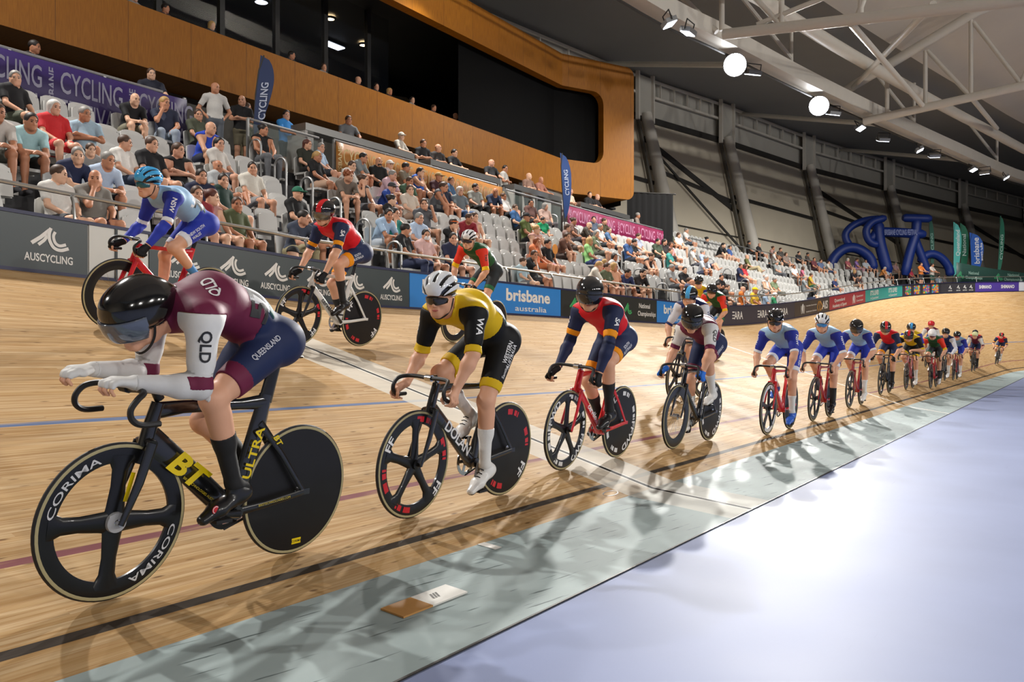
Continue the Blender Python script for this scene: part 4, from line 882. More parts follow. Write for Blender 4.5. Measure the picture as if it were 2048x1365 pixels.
    for a, g in hp:
        for p, k in a: fl.add(p, k)
        gf = Field(np.min([p.lo for p, _ in g], 0)-.03, np.max([p.hi for p, _ in g], 0)+.03, h)
        gf.lo = lo+np.round((gf.lo-lo)/h)*h; gf.ax = [gf.lo[i]+h*np.arange(gf.F.shape[i]) for i in range(3)]
        for p, k in g: gf.add(p, k)
        i0 = np.round((gf.lo-lo)/h).astype(int); i1 = np.minimum(i0+np.array(gf.F.shape), fl.F.shape); sl = tuple(slice(max(a_, 0), b_) for a_, b_ in zip(i0, i1)); s2 = tuple(slice(max(a_, 0)-a_, b_-a_) for a_, b_ in zip(i0, i1)); fl.F[sl] = smin(fl.F[sl], gf.F[s2], .005)
    body_part(fl, 'body', SKIN, root, sk)
    # clothing ------------------------------------------------------------------------------------------
    def dmin(pr, x, y, z):
        d = None
        for p, _ in pr: e = p(x, y, z); d = e if d is None else np.minimum(d, e)
        return d
    def bb(pr, g=.04): return np.min([p.lo for p, _ in pr], 0)-g, np.max([p.hi for p, _ in pr], 0)+g
    ua = {k: Cap(S[k], E[k], .056, .041) for k in S}; fa = {k: Cap(E[k], Wr[k], .043, .027) for k in S}
    spine = Cap(hip, c7, .1); wst = .32; yoke = K.get('yoke')
    def sl_vol(k, x, y, z): return np.maximum(np.maximum(-.10-ua[k].t(x, y, z), ua[k].rad(x, y, z)-.105), -(y*k-.105)+0*x+0*z)
    def jersey(x, y, z):
        d = dmin(tp, x, y, z)-.03; t = spine.t(x, y, z); d = np.maximum(d, (wst-t)*spine.L); nk = np.sqrt((x-neckb[0])**2+(y-neckb[1])**2+(z-neckb[2])**2); d = np.maximum(d, .088-nk)
        for k in (1, -1): d = np.maximum(d, -sl_vol(k, x, y, z)-.004)
        return d
    lo_, hi_ = bb(tp); body_part(fl, 'jersey', LYCRA, root, K['torso'], .006, jersey, lo_, hi_)
    for k in (1, -1):
        for (lm, t0, t1, c, nm) in K['arm']:
            cp = ua[k] if lm == 'u' else fa[k]; lo_, hi_ = bb([(cp, 0)], .09)
            if lm == 'u': reg = lambda x, y, z, t0=t0, t1=t1, cp=cp, k=k: np.maximum((cp.t(x, y, z)-t1)*cp.L, sl_vol(k, x, y, z) if t0 < 0 else np.maximum((t0-cp.t(x, y, z))*cp.L, cp.rad(x, y, z)-.075))
            else: reg = lambda x, y, z, t0=t0, t1=t1, cp=cp: np.maximum(np.maximum((t0-cp.t(x, y, z))*cp.L, (cp.t(x, y, z)-t1)*cp.L), cp.rad(x, y, z)-.08)
            body_part(fl, nm, LYCRA, root, c, .0055 if 'band' not in nm else .007, reg, lo_, hi_)
    th = {k: Cap(legs[k][0], legs[k][1], .094, .056) for k in legs}; sh_ = {k: Cap(legs[k][1], legs[k][2], .05, .033) for k in legs}; hem = K.get('hem_t', .74)
    def shorts(x, y, z):
        t = spine.t(x, y, z); d = np.maximum(dmin(tp, x, y, z)-.03, (t-wst)*spine.L)
        for k in (1, -1): d = np.minimum(d, np.maximum(th[k](x, y, z)-.035, (th[k].t(x, y, z)-hem)*th[k].L))
        return d
    lo_, hi_ = bb(tp[:2]+[(th[1], 0), (th[-1], 0)]); body_part(fl, 'shorts', LYCRA, root, K['shorts'], .005, shorts, lo_, hi_)
    for k in (1, -1):
        lo_, hi_ = bb([(th[k], 0)]); hb = K.get('hem_w', .12)
        body_part(fl, 'hem_band', LYCRA, root, K['hem'], .0065, lambda x, y, z: np.maximum(np.maximum((hem-hb-th[k].t(x, y, z))*th[k].L, (th[k].t(x, y, z)-hem-.015)*th[k].L), th[k].rad(x, y, z)-.11), lo_, hi_)
        lo_, hi_ = bb([(sh_[k], 0)], .05); st = K.get('sock_t', .5)
        body_part(fl, 'sock', KNIT, root, K['sock'], .004, lambda x, y, z: np.maximum(np.maximum((st-sh_[k].t(x, y, z))*sh_[k].L, sh_[k].rad(x, y, z)-.07), (sh_[k].t(x, y, z)-1.12)*sh_[k].L), lo_, hi_)
        _, kn, ank, ball, heel, toe, ft, fu = legs[k]; hs = max(.005, h*.8); sf = Field(np.minimum(heel, toe)-.09, np.maximum(ank, toe)+.09, hs)
        for p, kk in ((Loft(heel+fu*.022, ball+fu*.012, Y, (.036, .04), (.046, .034)), 0), (Loft(ball+fu*.01, toe+ft*.012, Y, (.046, .034), (.03, .022)), .03), (Loft(heel+ft*.02+fu*.02, ank-fu*.012, Y, (.036, .046), (.037, .04)), .03)): sf.add(p, kk)
        cut = lambda x, y, z, off: (ball[0]-fu[0]*off-x)*fu[0]+(ball[2]-fu[2]*off-z)*fu[2]+0*y
        V, F = sf.net(0, lambda x, y, z: np.maximum(cut(x, y, z, .016), -cut(x, y, z, -.095)*-1*-1 if False else cut(x, y, z, .016)))
        so = link('shoe', npmesh('shoe', V, F), SHOEM, root, K['shoe'])
        V, F = sf.net(.002, lambda x, y, z: np.maximum(-cut(x, y, z, .012), cut(x, y, z, .025)))
        if len(F): link('shoe_sole', npmesh('shoe_sole', V, F), SHOEM, so, K.get('sole', '#1a1a1c'))
        if h < .0085 and K.get('laces'):
            m = MB()
            for i in range(4): c0 = ball+fu*(.05+i*.013)-ft*(.01+.025*i); m.tube([c0-Y*.022, c0+fu*.006, c0+Y*.022], .004, 5)
            m.build('shoe_laces', STRAP, so)
        if K.get('emblem') and k == 1:
            for r_, c_, e_ in ((.019, '#c01f2a', .0), (.016, '#e6e6e6', .0012), (.0135, '#c01f2a', .002)): MB().lathe([(.0005, .002), (r_, 0)], 20, tuple(ball+ft*.03+fu*.03+Y*(.036+e_))).build('shoe_emblem', BODYINK, so, c_)
    if K.get('glove'):
        for k, (a, g) in zip((1, -1), hp):
            pr = a+[x for i, x in enumerate(g) if i % 3 == 0]; lo_, hi_ = bb(pr, .03); wc = Cap(E[k], Wr[k], .03)
            body_part(fl, 'glove', LYCRA, root, K['glove'], .0045, lambda x, y, z: np.maximum(dmin(pr, x, y, z)-.012, (.99-wc.t(x, y, z))*wc.L), lo_, hi_)
    # race number on the lower back
    if K.get('number'):
        ctr = hip+ax*spine.L*.42; lo_, hi_ = ctr-.25, ctr+.25; yc = K.get('ny', .05)
        rg = lambda a0, a1: (lambda x, y, z: np.maximum(np.maximum((a0-spine.t(x, y, z))*spine.L, (spine.t(x, y, z)-a1)*spine.L), np.maximum(np.abs(y-yc)-.085+0*x+0*z, -((x-ctr[0])*bk[0]+(z-ctr[2])*bk[2])+.05+0*y)))
        body_part(fl, 'race_number', LYCRA, root, '#d6d8da', .0085, rg(.25, .52), lo_, hi_); body_part(fl, 'number_border', LYCRA, root, '#1f4a4a', .0087, rg(.18, .27), lo_, hi_)
        m = MB(); V, F = text_geo(K['number'], .04, .25); nn = unit(bk+Y*.5); ex = unit(-Y+bk*.3); ey = ax; P = [hip+ax*spine.L*.29+Y*yc+nn*.25+ex*x*.1+ey*y*.1 for x, y in V]; fl.onto(m, P, F, nn, .0098) and m.build('number_digits', BODYINK, root, '#202022')
    def ink(s, O, ex, n, hgt, col, nm='lettering', bold=.03, width=None):
        n = unit(n); ex = unit(A3(ex)-n*(A3(ex)@n)); ey = np.cross(n, ex); V, F = text_geo(s, bold, .3); 
        if not len(V): return
        sx = hgt if not width else width/(V[:, 0].max()-V[:, 0].min()); P = [A3(O)+n*.13+ex*x*sx+ey*(y-.5)*hgt for x, y in V]; m = MB(); fl.onto(m, P, F, n, .0085) and m.build(nm, BODYINK, root, col)
    if K.get('text') and h < .0125:
        for k in (1, -1):
            s, c, hg = K['text']; ink(s, S[k]+(E[k]-S[k])*K.get('text_t', .32), E[k]-S[k], K.get('text_n', (.35, k*.9, .1)) if k == 1 else (.6, -.8, .1), hg, c, 'sleeve_lettering')
        for (s, t, off, c, hg, wd_) in K.get('thigh', []):
            a, b = legs[1][0], legs[1][1]; d = unit(a-b); ink(s, b+(a-b)*t+np.cross(Y, d)*off, d, (.15, 1, .25), hg, c, 'thigh_lettering', .02, wd_)
        for (s, x, yy, hg, c) in K.get('chest', []): ink(s, (S[1]+S[-1])/2*.75+hip*.25+Y*yy, -Y, (.75, .1, -.5), hg, c, 'chest_lettering')
        for (s, t, yy, hg, c) in K.get('backtext', []): ink(s, hip+(c7-hip)*t+Y*yy, -Y, bk+Y*.4, hg, c, 'back_lettering')
    # head gear
    HM = frameM(hc, f, l, u)@Matrix.Scale(K.get('hs', 1), 4)
    def headgear(nm, me, m, c=None):
        o = link(nm, me, m, root, c); o.matrix_local = HM@Matrix.Translation((0, 0, .008 if nm == 'helmet' and K['helmet'][0] == 'road' else 0)); return o
    hk, hcol, lens = K['helmet']
    if hk == 'road': hh = headgear('helmet', head_mesh('road'), HELM, hcol); li = link('helmet_liner', head_mesh('road_liner'), HELM, hh, K.get('liner', '#0d0d10'))
    else:
        hh = headgear('helmet', head_mesh('aero'), HELM, hcol)
        if K.get('stripe'): link('helmet_stripe', head_mesh('aero_stripe'), HELM, hh, K['stripe'])
    if hk == 'visor': headgear('visor', head_mesh('visor'), LENS, lens)
    elif lens: headgear('sunglasses', head_mesh('glasses'), LENS, lens)
    if h < .0125: headgear('chin_strap', strap_mesh(), STRAP)
    if K.get('hair') and h < .0125: headgear('hair', head_mesh('nape_hair'), HAIRM, K['hair'])
    if h < .0085:
        V, F = fl.net(.0012, lambda x, y, z: np.sqrt(((x-hc[0])*f[0]+(y-hc[1])*f[1]+(z-hc[2])*f[2]-.09)**2*0+(((x-hc[0])*l[0]+(y-hc[1])*l[1]+(z-hc[2])*l[2])/.024)**2+((((x-hc[0])*u[0]+(y-hc[1])*u[1]+(z-hc[2])*u[2])+.067)/.0095)**2)-1+np.where((x-hc[0])*f[0]+(y-hc[1])*f[1]+(z-hc[2])*f[2] < .06, 5, 0), hc-.14, hc+.14)
        if len(F): link('lips', npmesh('lips', V, F), SKIN, root, '#b5645c')
        if hk != 'visor': 
            for k in (1, -1): MB().ell(hc+f*.086+l*k*.031+u*.001, (.012, .012, .012), 10, 6).build('eye', mat('eye', '#2a2320', .2, noise=.1), root)
    return root, fl
# kits -------------------------------------------------------------------------------------------------
def kit(**k): return k
SH = lambda c, b, e=.9, bw=.2, nm='sleeve': [('u', -1, e-bw, c, nm), ('u', e-bw, e, b, 'cuff_band')]
QLD = kit(torso='#6a2340', arm=SH('#dcdcda', '#6a2340', .98, .17), shorts='#222d50', hem='#6a2340', sock='#e2e2e0', shoe='#dddcd8', text=('QLD', '#202022', .047))
NSW = kit(torso='#93b6d6', arm=SH('#2a3596', '#dcdde2', .98, .13), shorts='#2c3ca6', hem='#dcdde2', sock='#e0e0de', shoe='#e2e2e0', text=('NSW', '#e6e6ea', .044), thigh=[('NEW SOUTH', .62, .02, '#dfe2ea', .03, .2), ('WALES', .55, -.025, '#dfe2ea', .03, .11)])
SAK = kit(torso='#d8202c', arm=[('u', -1, .68, '#262e4e', 'sleeve'), ('u', .68, .86, '#f0981a', 'cuff_band'), ('u', .86, 1.02, '#262e4e', 'sleeve_end')], shorts='#2a3556', hem='#f0981a', sock='#18181a', shoe='#141416', text=('SA', '#e8e8ea', .048), thigh=[('SOUTH', .62, .02, '#dfe2ea', .028, .1), ('AUSTRALIA', .62, -.02, '#dfe2ea', .028, .17)])
WAK = kit(torso='#d8b21a', arm=SH('#141517', '#d8b21a', .98, .18), shorts='#17181a', hem='#d8b21a', sock='#dcdbd8', shoe='#e4e3e0', text=('WA', '#e8e8e8', .046))
TASK = kit(torso='#2c5a38', arm=SH('#e63f2c', '#f2c01c', .98, .2), shorts='#2d3235', hem='#2a6844', sock='#e2e2e0', shoe='#dedede', text=('TAS', '#2a2320', .042))
VICK = kit(torso='#222f60', arm=SH('#d8dae2', '#222f60', .98, .12), shorts='#222f60', hem='#dcdde2', sock='#e0e0de', shoe='#e0e0e0', text=('VIC', '#222f60', .045))
BYK = kit(torso='#e0be1c', arm=SH('#343b98', '#e8c820', .98, .15), shorts='#3747a4', hem='#e8c820', sock='#e2e2e0', shoe='#e2e2e0', text=None)
def K_(base, **k): d = dict(base); d.update(k); return d
def place(s, t, lean, yaw=0):
    L = R_(lean); P = T(s, t); tn = tan(s); fw = -tn; a = R_(yaw); left = np.cross(Z3, fw); fw = fw*math.cos(a)+left*math.sin(a); left = np.cross(Z3, fw)
    up = Z3*math.cos(L)+left*math.sin(L); lf = left*math.cos(L)-Z3*math.sin(L); return frameM(P-fw*.595+up*.0, fw, lf, up)
DROP = dict(hip=(-.17, 1.11), shL=(.31, .185, 1.30), shR=(.27, -.185, 1.29), wrL=(.475, .205, .825), wrR=(.475, -.205, .825), hc=(.45, 0, 1.43), hf=(.95, .1, -.12), crank=30)
def J_(**k): d = dict(DROP); d.update(k); return d
def bike_and_rider(key, s, t, lean, blabel, rlabel, J, K, h, **bk):
    M = place(s, t, lean); bicycle(M, blabel, crank=J['crank'], **bk); return rider(M, rlabel, J, K, h)
TXT = lambda s, c, h=.05, o=(.22, .47, .037), dx=(-.8, -.62), b=.03: (s, o, dx, h, c, b)
RIDERS = [
 ('q1', 2.02, .4, 6.5, 'black track bicycle with four-spoke front wheel in the left foreground', 'cyclist in maroon and white suit crouched low in the left foreground',
  J_(hip=(-.12, 1.10), shL=(.37, .19, 1.2), shR=(.35, -.19, 1.2), elL=(.37, .2, .915), elR=(.36, -.2, .93), wrL=(.6, .1, .93), wrR=(.66, -.11, .96), hc=(.545, 0, 1.185), hf=(.9, .12, -.42), crank=8, arch=.085, tt=((1, -.1, .1), (1, .1, 0)), pitch=18),
  K_(QLD, arm=[('u', -1, .82, '#dcdcda', 'sleeve'), ('u', .82, 1.02, '#6a2340', 'cuff_band'), ('f', -.24, 1.0, '#cfcfcf', 'arm_warmer')], sock='#131315', shoe='#111113', glove='#d2d2d0', helmet=('visor', '#0b0c0e', '#5c6472'), number='57', emblem=1, hs=1.09, backtext=[('QLD', .93, .07, .045, '#e2e2e2')], thigh=[('QUEENSLAND', .74, .045, '#c9ccd6', .026, .18)], hem_w=.16, hem_t=.76, sock_t=.42, text_t=.4), .006,
  dict(girth=1.5, bar_off=(.075, 0, .035), paint='#141517', fw='four', rw='disc', style_f='corima', style_r='corima', decal=dict(text=[('BT', (.285, .53, .037), (-.8, -.62), .1, '#e6c800', .05), ('BIKETECHNOLOGIES.COM', (-.2, .316, .068), (-.99, .08), .012, '#c9b020', .0), ('ULTRA', (-.075, .56, .034), (-.28, .96), .048, '#e6c800', .03), ('BIKE TECHNOLOGIES AUSTRALIA', (.2, .415, .034), (-.8, -.62), .012, '#c9b020', .0), ('BT', (-.21, .615, .045), (-.6, -.8), .03, '#e6c800', .03)], stripe=[([(.535, .54), (.565, .42)], .02, '#e6c800')]))),
 ('w1', 4.0, .45, 5, 'black track bicycle with red and white five-spoke wheel, ridden by the yellow jersey', 'cyclist in yellow and black jersey with white helmet and white shoes',
  J_(hip=(-.16, 1.11), shL=(.33, .19, 1.275), shR=(.28, -.19, 1.255), elL=(.405, .25, 1.03), elR=(.28, -.26, 1.0), wrL=(.505, .215, .815), wrR=(.47, -.21, .81), hc=(.45, .0, 1.365), hf=(.86, .28, -.18), crank=-68, arch=.07, pitch=24),
  K_(WAK, helmet=('road', '#e4e8ec', '#2a2622'), hair='#7a5a3a', thigh=[('WESTERN', .76, .022, '#e4e4e4', .034, .16), ('AUSTRALIA', .73, -.02, '#e4e4e4', .034, .18), ('Santini', .46, -.01, '#d8d8d8', .026, .09)], number='6', sock_t=.42, laces=1, hem_t=.8), .006,
  dict(girth=1.15, paint='#16171a', fw='five', rw='disc', style_f='ffred', style_r='ffred', decal=dict(alu=1, text=[TXT('DOLAN', '#dcdcdc', .07, (.21, .468, .037))]))),
 ('s2', 6.08, .6, 6, 'red track bicycle with white-lettered five-spoke wheel near the finish band', 'cyclist in red jersey with navy long sleeves and matte black helmet',
  J_(hip=(-.17, 1.11), shL=(.3, .19, 1.335), shR=(.2, -.19, 1.31), elL=(.44, .24, 1.06), elR=(.22, -.25, 1.05), wrL=(.505, .21, .83), wrR=(.46, -.21, .825), hc=(.4, .0, 1.455), hf=(.82, .42, -.2), crank=22, pitch=16),
  K_(SAK, arm=[('u', -1, .6, '#262e4e', 'sleeve'), ('u', .6, .78, '#f0981a', 'cuff_band'), ('u', .78, 1.05, '#262e4e', 'lower_sleeve'), ('f', -.15, .95, '#262e4e', 'arm_warmer')], glove='#161618', helmet=('visor', '#202123', '#22242c'), number='2', sock_t=.4), .0065,
  dict(paint='#c8141c', fw='five', rw='disc', style_f='ffwhite', style_r='ffwhite', decal=dict(alu=1, text=[TXT('cervélo', '#f0f0f0', .05)]))),
 ('q2', 8.2, .52, 5, 'black track bicycle with deep wire-spoked front wheel under the second maroon rider', 'cyclist in maroon jersey with white sleeves, blue gloves and gloss black helmet',
  J_(hip=(-.19, 1.1), shL=(.33, .19, 1.26), shR=(.15, -.19, 1.23), elL=(.45, .25, 1.02), elR=(.17, -.26, 1.0), wrL=(.5, .215, .82), wrR=(.45, -.21, .815), hc=(.45, .03, 1.335), hf=(.8, .35, -.42), crank=84, pitch=14),
  K_(QLD, glove='#2a6fd0', helmet=('visor', '#0d0e10', '#30343c'), number='5', arm=SH('#dcdcda', '#6a2340', .92, .17), sock_t=.4, thigh=[('QUEENSLAND', .55, .01, '#c9ccd6', .03, .2)]), .0065,
  dict(paint='#121316', fw='deep', rw='disc', style_r='ffwhite', decal=dict(text=[TXT('ARGON', '#d8d8d8', .035)]))),
 ('n1', 4.55, 4.75, 12, 'red track bicycle with tan deep-rim wheels high on the banking at left', 'cyclist in pale and royal blue suit with bright blue helmet, high at left',
  J_(hip=(-.19, 1.1), shL=(.26, .19, 1.31), shR=(.24, -.19, 1.23), elL=(.34, .25, 1.06), elR=(.27, -.25, 1.0), wrL=(.475, .21, .83), wrR=(.46, -.21, .815), hc=(.42, 0, 1.385), hf=(.93, .3, -.12), crank=128, pitch=20),
  K_(NSW, arm=[('u', -1, .82, '#2a3596', 'sleeve'), ('u', .82, .98, '#dcdde2', 'cuff_band'), ('f', -.02, .96, '#2f3fb0', 'arm_warmer')], glove='#141416', helmet=('road', '#3fa4dd', '#1f5f68'), hair='#6a4a30', number='70', sock='#4a86c0', sock_t=.62, backtext=[('LAZER', .55, .1, .05, '#e8eaf0')]), .0065,
  dict(paint='#c4101a', fw='deep', rw='deep', decal=dict(text=[TXT('cervélo', '#f0f0f0', .06)]))),
 ('s1', 6.45, 4.35, 9, 'white track bicycle with red-dashed disc rear wheel on the upper track', 'cyclist in red jersey with navy short sleeves and red-black helmet on the upper track',
  J_(hip=(-.18, 1.11), shL=(.29, .19, 1.36), shR=(.26, -.19, 1.31), elL=(.37, .24, 1.11), elR=(.3, -.25, 1.08), wrL=(.475, .21, .84), wrR=(.46, -.21, .825), hc=(.4, 0, 1.475), hf=(.9, .3, -.22), crank=40, pitch=24),
  K_(SAK, glove='#141416', helmet=('visor', '#0e0e10', '#6a6458'), stripe='#c41a22', number='3', sock_t=.42, hem_t=.72, hem_w=.16), .0065,
  dict(paint='#d9d8d3', fork_col='#111214', fw='five', rw='disc', style_f='ffred', style_r='ffred', decal=dict(text=[TXT('cervélo', '#151517', .055)]))),
 ('t1', 9.9, 4.85, 9, 'dark track bicycle under the green jersey beside the fence', 'cyclist in green jersey with red sleeves and white helmet beside the fence',
  J_(hip=(-.14, 1.12), shL=(.4, .19, 1.37), shR=(.38, -.19, 1.38), wrL=(.5, .21, .86), wrR=(.47, -.21, .86), hc=(.52, 0, 1.5), hf=(.9, .3, -.12), crank=-60),
  K_(TASK, helmet=('road', '#e6e6e6', '#3a2c2c'), number='8', glove='#17171a'), .008, dict(paint='#16171a', fw='deep', rw='deep')),
 ('n2', 10.7, .32, 3, 'red track bicycle with white five-spoke wheel under the blue-shod rider', 'cyclist in pale blue jersey with black vented helmet and blue shoes',
  J_(hip=(-.15, 1.11), shL=(.4, .19, 1.28), shR=(.28, -.19, 1.265), elL=(.49, .26, 1.05), elR=(.3, -.27, 1.02), wrL=(.51, .22, .83), wrR=(.48, -.215, .82), hc=(.5, 0, 1.43), hf=(.93, .28, -.2), crank=-80, pitch=20),
  K_(NSW, helmet=('road', '#131316', '#26262a'), hair='#6a4a30', shoe='#2a62c8', sock_t=.5, number='1'), .0075, dict(paint='#c8141c', fw='five', rw='disc', style_f='white', decal=dict(alu=1, text=[TXT('cervélo', '#f0f0f0', .05)]))),
 ('n3', 13.0, .35, 4, 'dark red track bicycle under the white-helmeted pale blue rider', 'cyclist in pale blue jersey with white striped helmet and mirrored blue glasses',
  J_(hc=(.46, 0, 1.45), hf=(.95, .22, -.15), crank=-75), K_(NSW, helmet=('road', '#e2e4e6', '#3a86c0'), sock='#141416', shoe='#17171a', sock_t=.5), .01, dict(paint='#a0141c', fw='five', rw='disc')),
 ('n4', 15.85, .46, 3, 'red track bicycle under the pale blue rider in the visored black helmet', 'cyclist in pale blue jersey with gloss black visored helmet and white shoes',
  J_(hc=(.46, .02, 1.41), hf=(.88, .25, -.38), crank=-70), K_(NSW, helmet=('visor', '#101012', '#4a4038')), .012, dict(paint='#9a1a24', fw='five', rw='disc')),
 ('v1', 11.0, 1.75, 6, 'black track bicycle half hidden behind the second maroon rider', 'cyclist in navy and white jersey with black and light blue helmet behind the maroon rider',
  J_(hc=(.42, 0, 1.43), hf=(.95, .15, -.25), crank=60), K_(VICK, helmet=('aero', '#101114', None), stripe='#4aa8e0'), .012, dict(paint='#17181c', fw='five', rw='five')),
 ('t2', 16.5, 3.6, 8, 'dark green track bicycle on the middle of the banking', 'cyclist in green jersey with red sleeves and gloss black helmet',
  J_(hc=(.43, 0, 1.4), hf=(.85, .35, -.4), crank=-40), K_(TASK, helmet=('aero', '#101012', None)), .012, dict(paint='#c02830', fw='deep', rw='disc')),
 ('y1', 18.6, 4.75, 8, 'white track bicycle behind the green jersey on the upper banking', 'cyclist in yellow jersey with purple sleeves and black helmet by the fence',
  J_(hc=(.45, 0, 1.47), hf=(.95, .2, -.15), crank=50), K_(BYK, helmet=('road', '#141416', '#26262a')), .014, dict(paint='#d8d8d6', fw='five', rw='disc')),
 ('s3', 19.7, .66, 3, 'black track bicycle under the red jersey in the middle of the line', 'cyclist in red jersey with red-topped helmet in the middle of the line',
  J_(crank=-60, hf=(.9, .2, -.3)), K_(SAK, helmet=('visor', '#131315', '#5a5048'), stripe='#c41a22', glove='#141416'), .013, dict(paint='#17181c', fw='five', rw='disc')),
 ('w2', 22.7, .63, 2, 'dark red track bicycle under the small yellow and black rider', 'cyclist in yellow and black jersey far back in the line, red-topped helmet',
  J_(hip=(-.12, 1.1), shL=(.36, .19, 1.24), shR=(.36, -.19, 1.24), wrL=(.56, .1, .97), wrR=(.56, -.1, .97), hc=(.5, 0, 1.3), crank=-70, tt=((1, -.1, 0), (1, .1, 0))), K_(WAK, helmet=('visor', '#131315', '#3a342e'), stripe='#c41a22'), .014, dict(paint='#8a1a24', fw='five', rw='five')),
 ('b1', 24.3, .9, 4, 'dark track bicycle behind the far yellow and black rider', 'cyclist in yellow and purple jersey with light blue striped helmet far back',
  J_(crank=-80, hc=(.42, 0, 1.46)), K_(BYK, helmet=('aero', '#111216', None), stripe='#3f9ad8'), .014, dict(paint='#2a2c32', fw='five', rw='disc')),
 ('t3', 25.1, .4, 1, 'red track bicycle under the far green and red rider', 'cyclist in green jersey with red sleeves far back, white helmet and white shoes',
  J_(crank=-85, hf=(.9, .1, -.35)), K_(TASK, helmet=('aero', '#e4e4e4', '#7a2a30'), sock='#17171a'), .014, dict(paint='#b0202a', fw='five', rw='five')),
 ('v2', 28.6, .62, 5, 'dark track bicycle under the far navy rider', 'cyclist in navy jersey with white sleeves and black helmet far back',
  J_(crank=-60, hc=(.43, 0, 1.47)), K_(VICK, helmet=('aero', '#111113', None), arm=[('u', -1, 1.02, '#d8dae2', 'sleeve'), ('f', 0, .9, '#d8dae2', 'arm_warmer')]), .014, dict(paint='#2a2c30', fw='five', rw='five')),
 ('n5', 30.7, .51, 4, 'dark red track bicycle under the farthest pale blue rider', 'farthest cyclist in pale blue jersey, black helmet and red glasses',
  J_(crank=-80), K_(NSW, helmet=('aero', '#111114', '#a02a30')), .015, dict(paint='#8a1a26', fw='five', rw='disc')),
 ('r1', 33.0, 1.7, 6, 'pale track bicycle behind the farthest pale blue rider', 'cyclist in maroon and white jersey with bright red helmet far back',
  J_(crank=-60, hc=(.42, 0, 1.48)), K_(QLD, helmet=('aero', '#d0202a', None), shorts='#3a4a8a', hem='#dcdde2'), .015, dict(paint='#c8c8c8', fw='five', rw='five')),
 ('q3', 38.0, .71, 4, 'black track bicycle of the third rider from the tail of the line', 'cyclist in maroon and white jersey with pale lime helmet near the tail',
  J_(crank=-40), K_(QLD, helmet=('aero', '#dfe6b0', None), sock='#17171a', shoe='#17171a'), .016, dict(paint='#17181c', fw='five', rw='five')),
 ('s4', 40.3, .95, 4, 'red track bicycle of the second last rider', 'second last cyclist of the line in red and navy jersey, dark helmet',
  J_(crank=-60), K_(SAK, helmet=('aero', '#2a2c30', None)), .016, dict(paint='#b01c24', fw='five', rw='five')),
 ('s5', 48.2, .76, 10, 'dark track bicycle of the last rider on the bend', 'last cyclist of the line in red and navy jersey on the bend',
  J_(crank=-30), K_(SAK, helmet=('aero', '#131315', None), stripe='#c41a22', shoe='#dcdcdc', sock='#e0e0de'), .016, dict(paint='#1a1b1f', fw='five', rw='five')),
]
for key, s, t, ln_, bl, rl, J, K, h, bkw in RIDERS: bike_and_rider(key, s, t, ln_, bl, rl, J, K, h, **bkw)
